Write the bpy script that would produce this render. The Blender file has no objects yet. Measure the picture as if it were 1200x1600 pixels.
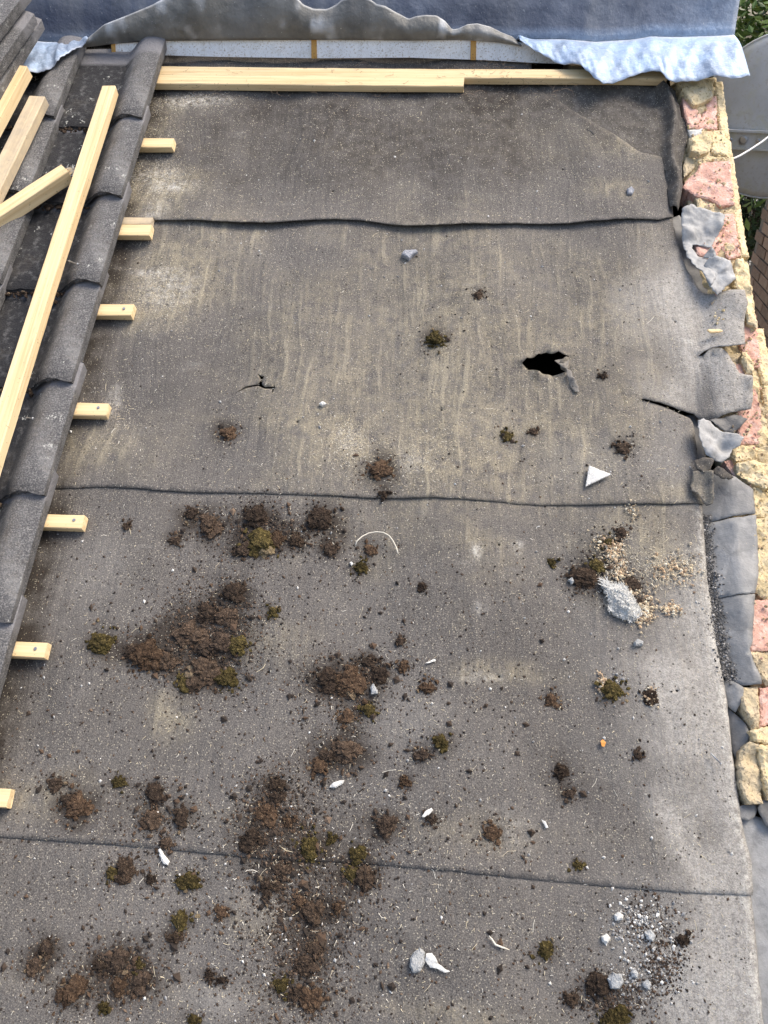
import bpy, math, random
import numpy as np
from mathutils import Vector, Matrix
from mathutils.geometry import delaunay_2d_cdt

random.seed(7); rng = np.random.default_rng(7)
scene = bpy.context.scene
COL = scene.collection

# ------------------------------------------------------------------ camera, sky, sun, exposure
PITCH = math.radians(35)
M = Matrix.Translation((0, 0, 6.0)) @ Matrix.Rotation(PITCH, 4, 'X')      # roof frame: u across, v up the slope, h off the felt
CR = np.array([[0.99742675, 0.05789533, -0.04228482],                    # camera right, up, back in the roof frame
               [-0.03604691, 0.91481624, 0.40225846],
               [0.06197172, -0.39969911, 0.91454914]])
CP = np.array([1.01939844, -2.09774989, 1.85328131])
cam = bpy.data.cameras.new('camera'); cam_o = bpy.data.objects.new('camera', cam); COL.objects.link(cam_o)
cam.sensor_fit = 'VERTICAL'; cam.sensor_height = 36.0; cam.lens = 36.0 * 1200 / 1600
cam.clip_start = 0.05; cam.clip_end = 500
mc = Matrix(((CR[0][0], CR[1][0], CR[2][0], CP[0]), (CR[0][1], CR[1][1], CR[2][1], CP[1]),
             (CR[0][2], CR[1][2], CR[2][2], CP[2]), (0, 0, 0, 1)))
cam_o.matrix_world = M @ mc
scene.camera = cam_o

SUN_EL, SUN_AZ = math.radians(60), math.radians(78)                      # azimuth from +Y (up the slope) towards +X
world = bpy.data.worlds.new('World'); scene.world = world; world.use_nodes = True
wn = world.node_tree.nodes; wl = world.node_tree.links
sky = wn.new('ShaderNodeTexSky'); sky.sky_type = 'NISHITA'; sky.sun_disc = False
sky.sun_elevation = SUN_EL; sky.sun_rotation = SUN_AZ
sky.air_density = 1.0; sky.dust_density = 4.0; sky.ozone_density = 1.0
wl.new(sky.outputs[0], wn['Background'].inputs[0]); wn['Background'].inputs[1].default_value = 0.14
sun = bpy.data.lights.new('sun', 'SUN'); sun.energy = 1.7; sun.angle = math.radians(34); sun.color = (1.0, 0.91, 0.78)
sun_o = bpy.data.objects.new('sun', sun); COL.objects.link(sun_o); sun_o.location = (0, 0, 20)
sd = Vector((math.sin(SUN_AZ) * math.cos(SUN_EL), math.cos(SUN_AZ) * math.cos(SUN_EL), math.sin(SUN_EL)))
sun_o.rotation_euler = sd.to_track_quat('Z', 'Y').to_euler()
scene.view_settings.view_transform = 'Standard'; scene.view_settings.look = 'None'
scene.view_settings.exposure = 1.17; scene.view_settings.gamma = 1.0; scene.view_settings.use_curve_mapping = False

# ------------------------------------------------------------------ geometry helpers
def ray(px, py):
    return np.array([(px - 600) / 1200.0, -(py - 800) / 1200.0, -1.0]) @ CR
def at(px, py, h=0.0):                    # where the sight line meets the roof plane lifted by h
    d = ray(px, py); t = (h - CP[2]) / d[2]; p = CP + t * d
    return (p[0], p[1])
def at3(px, py, h=0.0):
    a = at(px, py, h); return (a[0], a[1], h)
def on_plane(px, py, pt, n):
    d = ray(px, py); n = np.array(n); t = np.dot(np.array(pt) - CP, n) / np.dot(d, n); return CP + t * d
def to_px(p):
    X = CR @ (np.array(p) - CP); return (600 + 1200 * X[0] / -X[2], 800 - 1200 * X[1] / -X[2])
def at_pts(L, h=0.0): return [at(x, y, h) for x, y in L]

def _hash(ix, iy, iz, s):
    n = (ix * 374761393 + iy * 668265263 + iz * 2147483647 + s * 1274126177) & 0xffffffff
    n = ((n ^ (n >> 13)) * 1274126177) & 0xffffffff
    return ((n ^ (n >> 16)) & 0xffff) / 65535.0
def vnoise(P, s=0):
    P = np.asarray(P, float); i = np.floor(P).astype(np.int64); f = P - i; f = f * f * (3 - 2 * f)
    r = 0
    for dx in (0, 1):
        for dy in (0, 1):
            for dz in (0, 1):
                w = (f[:, 0] if dx else 1 - f[:, 0]) * (f[:, 1] if dy else 1 - f[:, 1]) * (f[:, 2] if dz else 1 - f[:, 2])
                r = r + w * _hash(i[:, 0] + dx, i[:, 1] + dy, i[:, 2] + dz, s)
    return r * 2 - 1
def fbm(P, s=0, o=4):
    P = np.asarray(P, float); r = 0; a = 1.0
    for k in range(o): r = r + a * vnoise(P * (2 ** k) + 17.3 * k, s + k); a *= 0.5
    return r
def n2(x, y, sc, s=0, o=3):
    x = np.asarray(x, float); return fbm(np.stack([x * sc, np.asarray(y, float) * sc, np.zeros_like(x)], 1), s, o)

def mesh_obj(name, verts, faces, mat, parent=None, origin=(0, 0, 0), smooth=False, roof=True):
    """verts in roof (or world) coordinates; the object's origin goes to `origin`"""
    me = bpy.data.meshes.new(name)
    v = np.asarray(verts, float) - np.array(origin)
    me.from_pydata(v.tolist(), [], [tuple(int(i) for i in f) for f in faces])
    for m in (mat if isinstance(mat, (list, tuple)) else [mat]): me.materials.append(m)
    if smooth: me.polygons.foreach_set('use_smooth', [True] * len(me.polygons))
    me.update()
    o = bpy.data.objects.new(name, me); COL.objects.link(o)
    if parent is not None:
        o.parent = parent; o.location = Vector(origin) - Vector(parent['o']); o['o'] = tuple(float(a) for a in origin)
    else:
        o['o'] = tuple(float(a) for a in origin)
        if roof: o.matrix_world = M @ Matrix.Translation(origin)
        else: o.location = origin
    return o
def tag(o, label, cat, group=None):
    o['label'] = label; o['category'] = cat
    if group: o['group'] = group
    return o
def thing(name, label, cat, origin=(0, 0, 0), roof=True, group=None):
    o = bpy.data.objects.new(name, None); COL.objects.link(o); o['o'] = tuple(float(a) for a in origin); o.empty_display_size = 0.05
    if roof: o.matrix_world = M @ Matrix.Translation(origin)
    else: o.location = origin
    return tag(o, label, cat, group)

def seg_dist(P, poly, closed=True):
    P = np.asarray(P); A = np.asarray(poly, float); B = np.roll(A, -1, 0)
    if not closed: A, B = A[:-1], A[1:]
    best = np.full(len(P), 1e9)
    for a, b in zip(A, B):
        d = b - a; L = d @ d
        t = np.clip(((P - a) @ d) / L, 0, 1) if L > 0 else np.zeros(len(P))
        best = np.minimum(best, np.hypot(*(P - a - t[:, None] * d).T))
    return best
def inside(P, poly):
    P = np.asarray(P); r = np.zeros(len(P), bool); n = len(poly)
    for i in range(n):
        x1, y1 = poly[i]; x2, y2 = poly[(i + 1) % n]
        if y1 == y2: continue
        c = ((y1 > P[:, 1]) != (y2 > P[:, 1])) & (P[:, 0] < (x2 - x1) * (P[:, 1] - y1) / (y2 - y1) + x1)
        r ^= c
    return r
def resample(poly, res, closed=True, jag=0.0):
    out = []; n = len(poly)
    for i in range(n if closed else n - 1):
        a = np.array(poly[i]); b = np.array(poly[(i + 1) % n]); L = np.hypot(*(b - a)); k = max(1, int(L / res))
        for j in range(k):
            p = a + (b - a) * j / k
            if jag and j: p = p + rng.normal(0, jag, 2)
            out.append((float(p[0]), float(p[1])))
    if not closed: out.append(tuple(poly[-1]))
    return out
def tri_area(poly, res, holes=(), keep=0.45, jag=0.0, ragged=True):
    """2D triangulation of a polygon with holes: outline + jittered interior points"""
    poly = resample(poly, res, True, jag if ragged else 0)
    P = np.array(poly); lo = P.min(0); hi = P.max(0)
    gx = np.arange(lo[0], hi[0], res); gy = np.arange(lo[1], hi[1], res * 0.9)
    G = np.stack(np.meshgrid(gx, gy), -1).reshape(-1, 2); G = G + rng.uniform(-.3, .3, G.shape) * res
    ok = inside(G, poly); G = G[ok]
    if len(G): G = G[seg_dist(G, poly) > res * keep]
    for hpoly in holes:
        if len(G): G = G[~inside(G, hpoly)]
        if len(G): G = G[seg_dist(G, hpoly) > res * 0.25]
    pts = list(poly); edges = [(i, (i + 1) % len(poly)) for i in range(len(poly))]
    for hpoly in holes:
        b = len(pts); pts += [tuple(map(float, p)) for p in hpoly]; edges += [(b + i, b + (i + 1) % len(hpoly)) for i in range(len(hpoly))]
    pts += [tuple(p) for p in G]
    v, e, f, *_ = delaunay_2d_cdt([Vector(p) for p in pts], edges, [], 0, 1e-6)
    V = np.array([(a.x, a.y) for a in v]); F = np.array([t for t in f if len(t) == 3])
    c = V[F].mean(1); ok = inside(c, poly)
    for hpoly in holes: ok &= ~inside(c, hpoly)
    F = F[ok]
    a = V[F]; cr = (a[:, 1, 0] - a[:, 0, 0]) * (a[:, 2, 1] - a[:, 0, 1]) - (a[:, 1, 1] - a[:, 0, 1]) * (a[:, 2, 0] - a[:, 0, 0])
    F[cr < 0] = F[cr < 0][:, ::-1]
    return V, F[np.abs(cr) > 1e-12], poly
def boundary(F):
    from collections import Counter
    d = {}
    for t in F:
        for i in range(3):
            e = (int(t[i]), int(t[(i + 1) % 3])); d[e] = 1
    return [e for e in d if (e[1], e[0]) not in d]
def thicken(V3, F, thick, normal=(0, 0, 1)):
    n = len(V3); B = V3 - np.array(normal) * (thick[:, None] if isinstance(thick, np.ndarray) else thick)
    faces = [tuple(t) for t in F] + [tuple(t[::-1] + n) for t in F]
    for a, b in boundary(F): faces.append((b, a, a + n, b + n))
    return np.concatenate([V3, B]), faces
def set_col(o, name, arr):
    a = o.data.color_attributes.new(name, 'FLOAT_COLOR', 'POINT'); a.data.foreach_set('color', np.asarray(arr, np.float32).ravel())
def grid_faces(nu, nv):
    return [(j * nu + i, j * nu + i + 1, (j + 1) * nu + i + 1, (j + 1) * nu + i) for j in range(nv - 1) for i in range(nu - 1)]

# unit blobs
def ico(sub):
    import bmesh
    bm = bmesh.new(); bmesh.ops.create_icosphere(bm, subdivisions=sub, radius=1.0)
    V = np.array([v.co[:] for v in bm.verts]); F = np.array([[v.index for v in f.verts] for f in bm.faces]); bm.free(); return V, F
ICO = {k: ico(k) for k in (1, 2, 3, 4)}
class Bag:
    def __init__(s): s.v = []; s.f = []; s.n = 0
    def add(s, V, F): s.v.append(np.asarray(V, float)); s.f += [tuple(int(i) + s.n for i in t) for t in F]; s.n += len(V)
    def get(s): return np.concatenate(s.v), s.f
def box_vf(lo, hi):
    x0, y0, z0 = lo; x1, y1, z1 = hi
    V = [(x0, y0, z0), (x1, y0, z0), (x1, y1, z0), (x0, y1, z0), (x0, y0, z1), (x1, y0, z1), (x1, y1, z1), (x0, y1, z1)]
    return np.array(V), [(3, 2, 1, 0), (4, 5, 6, 7), (0, 1, 5, 4), (1, 2, 6, 5), (2, 3, 7, 6), (3, 0, 4, 7)]
def tube_vf(pts, r, k=8, caps=True):
    pts = [Vector(p) for p in pts]; V = []; F = []
    for i, p in enumerate(pts):
        d = (pts[min(i + 1, len(pts) - 1)] - pts[max(i - 1, 0)]).normalized()
        a = d.orthogonal().normalized() if i == 0 else (a - d * a.dot(d)).normalized()
        b = d.cross(a); rr = r[i] if isinstance(r, (list, tuple)) else r
        for j in range(k):
            t = 2 * math.pi * j / k; V.append(tuple(p + (a * math.cos(t) + b * math.sin(t)) * rr))
    for i in range(len(pts) - 1):
        for j in range(k): F.append((i * k + j, i * k + (j + 1) % k, (i + 1) * k + (j + 1) % k, (i + 1) * k + j))
    if caps: F.append(tuple(range(k))[::-1]); F.append(tuple((len(pts) - 1) * k + j for j in range(k)))
    return np.array(V), F

# ------------------------------------------------------------------ materials
class NT:
    def __init__(s, name, rough=0.9, spec=0.3):
        s.m = bpy.data.materials.new(name); s.m.use_nodes = True; s.t = s.m.node_tree; s.b = s.t.nodes['Principled BSDF']
        s.b.inputs['Roughness'].default_value = rough; s.b.inputs['Specular IOR Level'].default_value = spec
        s.tc = s.t.nodes.new('ShaderNodeTexCoord')
    def n(s, ty, **k):
        x = s.t.nodes.new(ty)
        for a, b in k.items(): setattr(x, a, b)
        return x
    def l(s, a, b): s.t.links.new(a, b)
    def co(s, scale=(1, 1, 1), rot=(0, 0, 0)):
        mp = s.n('ShaderNodeMapping'); mp.inputs['Scale'].default_value = scale; mp.inputs['Rotation'].default_value = rot
        s.l(s.tc.outputs['Object'], mp.inputs[0]); return mp.outputs[0]
    def noise(s, sc, det=4, rough=.55, co=None, lo=None, hi=None, w=None):
        x = s.n('ShaderNodeTexNoise'); x.inputs['Scale'].default_value = sc; x.inputs['Detail'].default_value = det; x.inputs['Roughness'].default_value = rough
        s.l(co if co is not None else s.tc.outputs['Object'], x.inputs['Vector'])
        return s.ramp(x.outputs[0], lo, hi) if lo is not None else x.outputs[0]
    def ramp(s, v, lo, hi, a=0.0, b=1.0):
        r = s.n('ShaderNodeMapRange', clamp=True); s.l(v, r.inputs[0])
        for i, q in enumerate((lo, hi, a, b)): r.inputs[i + 1].default_value = q
        return r.outputs[0]
    def math(s, op, a, b=None):
        x = s.n('ShaderNodeMath', operation=op)
        for i, q in enumerate((a, b)):
            if q is None: continue
            if isinstance(q, (int, float)): x.inputs[i].default_value = q
            else: s.l(q, x.inputs[i])
        return x.outputs[0]
    def mix(s, f, a, b, mode='MIX'):
        x = s.n('ShaderNodeMix', data_type='RGBA', blend_type=mode)
        for i, q in ((0, f), (6, a), (7, b)):
            if isinstance(q, (int, float)): x.inputs[i].default_value = q
            elif isinstance(q, tuple): x.inputs[i].default_value = (*q, 1) if len(q) == 3 else q
            else: s.l(q, x.inputs[i])
        return x.outputs[2]
    def attr(s, name):
        a = s.n('ShaderNodeAttribute', attribute_name=name); sp = s.n('ShaderNodeSeparateColor'); s.l(a.outputs['Color'], sp.inputs[0])
        return sp.outputs[0], sp.outputs[1], sp.outputs[2], a.outputs['Alpha']
    def island(s): return s.n('ShaderNodeNewGeometry').outputs['Random Per Island']
    def objrand(s): return s.n('ShaderNodeObjectInfo').outputs['Random']
    def bump(s, h, dist, strength=1.0, prev=None):
        x = s.n('ShaderNodeBump'); x.inputs['Distance'].default_value = dist; x.inputs['Strength'].default_value = strength; s.l(h, x.inputs['Height'])
        if prev is not None: s.l(prev, x.inputs['Normal'])
        s.l(x.outputs[0], s.b.inputs['Normal']); return x.outputs[0]
    def base(s, c):
        if isinstance(c, tuple): s.b.inputs['Base Color'].default_value = (*c, 1)
        else: s.l(c, s.b.inputs['Base Color'])

def mat_felt():
    t = NT('felt', .92, .25)
    tan, wear_or_sky, damp, chalk = t.attr('stain')
    mid = t.noise(3.2, 5, .6, lo=.35, hi=.68)
    c = t.mix(mid, (.060, .055, .052), (.106, .098, .092))
    # mineral grain
    g = t.noise(340, 3, .75, lo=.44, hi=.66); fine = t.noise(210, 3, .8, lo=.40, hi=.58)
    c = t.mix(t.math('MULTIPLY', g, .66), c, (.25, .232, .205))
    # fine run-off streaks down the slope
    st = t.noise(1.0, 4, .6, co=t.co((55, 3.0, 1)), lo=.52, hi=.72)
    c = t.mix(t.math('MULTIPLY', t.math('MULTIPLY', st, tan), .5), c, (.30, .26, .18))
    wob = t.n('ShaderNodeVectorMath', operation='SCALE'); wob.inputs['Scale'].default_value = .09; nz = t.n('ShaderNodeTexNoise'); nz.inputs['Scale'].default_value = 3.5; t.l(t.tc.outputs['Object'], nz.inputs['Vector']); t.l(nz.outputs['Color'], wob.inputs[0])
    wa = t.n('ShaderNodeVectorMath', operation='ADD'); t.l(t.tc.outputs['Object'], wa.inputs[0]); t.l(wob.outputs[0], wa.inputs[1])
    mp = t.n('ShaderNodeMapping'); mp.inputs['Scale'].default_value = (44, 3.4, 1); t.l(wa.outputs[0], mp.inputs[0])
    rip = t.noise(1.0, 2, .5, co=mp.outputs[0], lo=.585, hi=.66)
    c = t.mix(t.math('MULTIPLY', t.math('MULTIPLY', rip, t.math('MULTIPLY', t.ramp(tan, .1, .6), t.ramp(fine, 0, 1, .5, 1.1))), .45), c, (.36, .32, .235))
    rip2 = t.noise(1.0, 2, .5, co=mp.outputs[0], lo=.36, hi=.28)
    c = t.mix(t.math('MULTIPLY', t.math('MULTIPLY', rip2, t.ramp(tan, .1, .6)), .45), c, (.045, .040, .034))
    big = t.noise(1.7, 6, .72, lo=.50, hi=.66)
    c = t.mix(t.math('MULTIPLY', big, .40), c, (.046, .042, .038))
    scuf = t.noise(1.0, 5, .7, co=t.co((6, 22, 1), (0, 0, .12)), lo=.60, hi=.74)
    c = t.mix(t.math('MULTIPLY', scuf, .30), c, (.26, .25, .23))
    # tan dust, broken up
    b1 = t.math('MULTIPLY', t.noise(30, 5, .7, lo=.34, hi=.62), t.ramp(fine, 0, 1, .30, 1.15))
    c = t.mix(t.math('MULTIPLY', t.math('MULTIPLY', tan, b1), .62), c, (.345, .30, .205))
    # wet dirt
    b2 = t.noise(24, 5, .65, lo=.30, hi=.60)
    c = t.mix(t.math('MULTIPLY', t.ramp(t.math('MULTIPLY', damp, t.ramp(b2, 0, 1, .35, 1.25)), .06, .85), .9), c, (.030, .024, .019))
    # weathered bluish grey
    b3 = t.noise(70, 4, .7, lo=.30, hi=.62)
    c = t.mix(t.math('MULTIPLY', wear_or_sky, t.math('MULTIPLY', t.ramp(b3, 0, 1, .5, 1.1), t.ramp(fine, 0, 1, .55, 1.1))), c, (.355, .340, .312))
    b4 = t.noise(55, 5, .75, lo=.42, hi=.62)
    c = t.mix(t.math('MULTIPLY', t.math('MULTIPLY', chalk, b4), t.ramp(fine, 0, 1, .45, 1.1)), c, (.62, .60, .54))
    # pale specks and dark specks
    v = t.n('ShaderNodeTexVoronoi'); v.inputs['Scale'].default_value = 175; t.l(t.tc.outputs['Object'], v.inputs['Vector'])
    dens = t.noise(7, 4, .6, lo=.36, hi=.72)
    sp = t.math('MULTIPLY', t.math('LESS_THAN', v.outputs['Distance'], .24), t.math('GREATER_THAN', t.ramp(v.outputs['Color'], 0, 1), t.ramp(dens, 0, 1, .74, .30)))
    c = t.mix(t.math('MULTIPLY', sp, .62), c, (.42, .385, .30))
    v2 = t.n('ShaderNodeTexVoronoi'); v2.inputs['Scale'].default_value = 85; t.l(t.co((1, 1, 1), (0, 0, .6)), v2.inputs['Vector'])
    sp2 = t.math('MULTIPLY', t.math('LESS_THAN', v2.outputs['Distance'], .22), t.math('GREATER_THAN', v2.outputs['Color'], .72))
    c = t.mix(t.math('MULTIPLY', sp2, .65), c, (.032, .028, .024))
    t.base(c)
    b = t.bump(t.noise(260, 3, .65), .0035, .7)
    t.bump(t.noise(1.0, 2, .5, co=mp.outputs[0]), .010, .5, b)
    return t.m
def mat_strip():
    t = NT('felt_smooth', .62, .4)
    tan, wear_or_sky, damp, chalk = t.attr('stain')
    c = t.mix(t.noise(14, 5, .65, lo=.3, hi=.7), (.15, .152, .15), (.275, .272, .262))
    c = t.mix(t.math('MULTIPLY', t.noise(60, 4, .7, lo=.5, hi=.75), .5), c, (.34, .34, .33))
    c = t.mix(t.math('MULTIPLY', damp, .85), c, (.06, .055, .05))
    c = t.mix(t.math('MULTIPLY', wear_or_sky, t.noise(40, 4, .7, lo=.3, hi=.65)), c, (.42, .425, .42))
    t.base(c); b = t.bump(t.noise(220, 3, .6), .0015, .5); t.bump(t.noise(30, 5, .68), .004, .6, b); return t.m
def mat_tile():
    t = NT('concrete_tile', .88, .35)
    tan, wear_or_sky, damp, chalk = t.attr('stain')
    c = t.mix(t.noise(14, 5, .65, lo=.32, hi=.7), (.050, .050, .053), (.120, .119, .121))
    c = t.mix(t.math('MULTIPLY', t.noise(230, 3, .75, lo=.46, hi=.64), .75), c, (.27, .262, .25))
    c = t.mix(t.math('MULTIPLY', t.noise(9, 6, .75, lo=.50, hi=.66), .6), c, (.22, .217, .21))
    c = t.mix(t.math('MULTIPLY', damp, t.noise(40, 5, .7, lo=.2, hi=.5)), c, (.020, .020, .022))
    v = t.n('ShaderNodeTexVoronoi'); v.inputs['Scale'].default_value = 11
    dis = t.n('ShaderNodeVectorMath', operation='ADD'); nz = t.n('ShaderNodeTexNoise'); nz.inputs['Scale'].default_value = 38; nz.inputs['Detail'].default_value = 5
    sc = t.n('ShaderNodeVectorMath', operation='SCALE'); sc.inputs['Scale'].default_value = .075; t.l(nz.outputs['Color'], sc.inputs[0])
    off = t.n('ShaderNodeCombineXYZ'); t.l(t.math('MULTIPLY', t.objrand(), 40), off.inputs[0])
    o2 = t.n('ShaderNodeVectorMath', operation='ADD'); t.l(t.tc.outputs['Object'], o2.inputs[0]); t.l(off.outputs[0], o2.inputs[1])
    t.l(o2.outputs[0], dis.inputs[0]); t.l(sc.outputs[0], dis.inputs[1]); t.l(dis.outputs[0], v.inputs['Vector'])
    li = t.math('MULTIPLY', t.math('LESS_THAN', v.outputs['Distance'], t.noise(21, 3, .6, lo=.2, hi=.9)), t.math('GREATER_THAN', v.outputs['Color'], .83))
    li = t.math('MULTIPLY', t.math('MULTIPLY', li, t.math('LESS_THAN', v.outputs['Distance'], .30)), t.noise(170, 3, .7, lo=.36, hi=.55))
    c = t.mix(t.math('MULTIPLY', li, .85), c, (.52, .53, .50))
    vb = t.n('ShaderNodeTexVoronoi'); vb.inputs['Scale'].default_value = 34; t.l(dis.outputs[0], vb.inputs['Vector'])
    lb = t.math('MULTIPLY', t.math('LESS_THAN', vb.outputs['Distance'], t.noise(26, 3, .6, lo=.3, hi=1.1)), t.math('GREATER_THAN', vb.outputs['Color'], .80))
    c = t.mix(t.math('MULTIPLY', t.math('MULTIPLY', lb, t.math('LESS_THAN', vb.outputs['Distance'], .32)), .75), c, (.48, .48, .44))
    c = t.mix(t.math('MULTIPLY', t.noise(6, 5, .7, lo=.52, hi=.66), .35), c, (.10, .085, .065))
    c = t.mix(t.math('MULTIPLY', wear_or_sky, .9), c, (.20, .197, .205))
    t.base(c); b = t.bump(t.noise(300, 3, .65), .004, .8); t.bump(t.noise(55, 5, .7), .012, .6, b); return t.m
def mat_wood(name, a, b, k, grey=0.0):
    t = NT(name, .75, .3)
    gr = t.noise(1.0, 4, .6, co=t.co((1.6, 75, 75)), lo=.32, hi=.68)
    c = t.mix(gr, a, b)
    c = t.mix(t.math('MULTIPLY', t.noise(1.0, 3, .6, co=t.co((4, 18, 18)), lo=.55, hi=.75), .35), c, k)
    v = t.n('ShaderNodeTexVoronoi'); v.inputs['Scale'].default_value = 1.0; t.l(t.co((5, 28, 28)), v.inputs['Vector'])
    kn = t.math('MULTIPLY', t.ramp(v.outputs['Distance'], .10, .22, 1, 0), t.math('GREATER_THAN', v.outputs['Color'], .66))
    c = t.mix(t.math('MULTIPLY', kn, .7), c, (.22, .10, .035))
    sp = t.noise(120, 2, .6, lo=.68, hi=.72); c = t.mix(t.math('MULTIPLY', sp, .6), c, (.10, .07, .04))
    c = t.mix(t.math('MULTIPLY', t.noise(1.0, 5, .7, co=t.co((3, 40, 40)), lo=.60, hi=.70), .4), c, (.30, .20, .11))
    if grey: c = t.mix(t.math('MULTIPLY', t.noise(9, 5, .7, lo=.3, hi=.6), grey), c, (.27, .24, .20))
    t.base(c); t.bump(gr, .0015, .5); return t.m
def mat_lead(name, blue):
    t = NT(name, .62, .4); t.b.inputs['Metallic'].default_value = .12
    tan, wear_or_sky, damp, chalk = t.attr('stain')
    st = t.noise(1.0, 4, .6, co=t.co((7.5, .9, .9)), lo=.46, hi=.66)
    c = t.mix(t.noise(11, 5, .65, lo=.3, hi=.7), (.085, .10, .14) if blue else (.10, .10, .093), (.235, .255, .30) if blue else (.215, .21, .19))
    c = t.mix(t.math('MULTIPLY', t.math('MULTIPLY', st, tan), .85), c, (.40, .40, .39))
    c = t.mix(t.math('MULTIPLY', wear_or_sky, t.ramp(t.noise(26, 5, .7), .32, .66, .55, 1.0)), c, (.40, .54, .74))  # the sky's blue reflection, painted into the lead colour
    c = t.mix(t.math('MULTIPLY', t.math('MULTIPLY', t.noise(60, 4, .75, lo=.52, hi=.68), wear_or_sky), .7), c, (.60, .70, .82))
    c = t.mix(t.math('MULTIPLY', damp, .9), c, (.040, .050, .080))  # dark reflection of the upright apron, put into the colour
    c = t.mix(t.math('MULTIPLY', chalk, .8), c, (.72, .75, .78))
    sp = t.noise(150, 2, .6, lo=.70, hi=.76); c = t.mix(t.math('MULTIPLY', sp, .7), c, (.6, .6, .58))
    t.base(c); t.l(t.noise(30, 4, .6, lo=.2, hi=.8), t.b.inputs['Roughness']) if False else None
    b = t.bump(t.noise(12, 5, .62), .014, .8); t.bump(t.noise(140, 3, .6), .0012, .5, b); return t.m
def mat_rough(name, cols, sc, bump, speck=None, rough=.92, fine=200, rnd=0.0):
    t = NT(name, rough, .25)
    c = t.mix(t.noise(sc, 5, .65, lo=.30, hi=.70), cols[0], cols[1])
    if len(cols) > 2: c = t.mix(t.noise(sc * 2.3, 5, .7, lo=.50, hi=.68), c, cols[2])
    if speck: c = t.mix(t.noise(fine, 3, .7, lo=.55, hi=.66), c, speck)
    if rnd:
        h = t.n('ShaderNodeHueSaturation'); t.l(c, h.inputs['Color']); t.l(t.ramp(t.objrand(), 0, 1, 1 - rnd, 1 + rnd), h.inputs['Value']); c = h.outputs[0]
    t.base(c); b = t.bump(t.noise(fine, 3, .65), bump, .8); t.bump(t.noise(sc * 3, 4, .6), bump * 3, .5, b); return t.m
def mat_bits(name, stops, rough=.9):
    t = NT(name, rough, .3); r = t.n('ShaderNodeValToRGB'); r.color_ramp.interpolation = 'CONSTANT'
    e = r.color_ramp.elements
    while len(e) < len(stops): e.new(.5)
    for i, (p, c) in enumerate(stops): e[i].position = p; e[i].color = (*c, 1)
    t.l(t.island(), r.inputs[0]); t.base(r.outputs[0]); return t.m
def mat_moss(name, a, b, c3):
    t = NT(name, 1.0, .1)
    c = t.mix(t.noise(45, 5, .7, lo=.34, hi=.66), a, b)
    c = t.mix(t.noise(160, 3, .7, lo=.52, hi=.66), c, c3)
    c = t.mix(t.math('MULTIPLY', t.math('GREATER_THAN', t.island(), .93), .6), c, (.26, .20, .13))
    h = t.n('ShaderNodeHueSaturation'); t.l(c, h.inputs['Color']); t.l(t.ramp(t.objrand(), 0, 1, .75, 1.35), h.inputs['Value'])
    t.base(h.outputs[0]); t.bump(t.noise(190, 4, .7), .008, 1.0); return t.m
def plain(name, c, rough=.6, metal=0.0, spec=.4):
    t = NT(name, rough, spec); t.b.inputs['Metallic'].default_value = metal
    k = t.noise(30, 4, .65, lo=.3, hi=.7); t.base(t.mix(k, tuple(x * .78 for x in c), c)); return t.m

FELT = mat_felt(); STRIP = mat_strip(); TILE = mat_tile()
PINE = mat_wood('pine', (.73, .59, .36), (.58, .42, .22), (.46, .29, .13))
PINE_OLD = mat_wood('weathered_pine', (.66, .53, .34), (.55, .43, .26), (.40, .29, .17), .6)
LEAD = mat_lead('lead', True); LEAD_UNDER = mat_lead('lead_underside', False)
BRICK = mat_rough('pink_brick', [(.52, .29, .22), (.66, .42, .34), (.70, .55, .47)], 15, .0015, (.42, .22, .16), fine=190, rnd=.10)
MORTAR = mat_rough('yellow_mortar', [(.57, .45, .25), (.66, .55, .35), (.55, .47, .33)], 14, .002, (.30, .21, .10), fine=150, rnd=.12)
MORTAR_GREY = mat_rough('beige_mortar', [(.46, .37, .23), (.58, .48, .32), (.42, .35, .25)], 16, .002, (.22, .17, .11), fine=150)
STONE = mat_rough('grey_stone', [(.30, .31, .31), (.46, .47, .46)], 40, .002, (.18, .18, .18), fine=260, rnd=.15)
WHITE = mat_rough('white_chip', [(.54, .535, .50), (.66, .655, .62)], 40, .001, (.45, .43, .38), fine=300)
BOARD = mat_rough('white_board', [(.66, .70, .74), (.78, .80, .81), (.60, .62, .62)], 9, .001, (.38, .34, .28), rough=.6)
METAL = plain('galvanised', (.42, .43, .44), .4, .8)
DARK = plain('loft_dark', (.035, .03, .026), .95)

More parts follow.
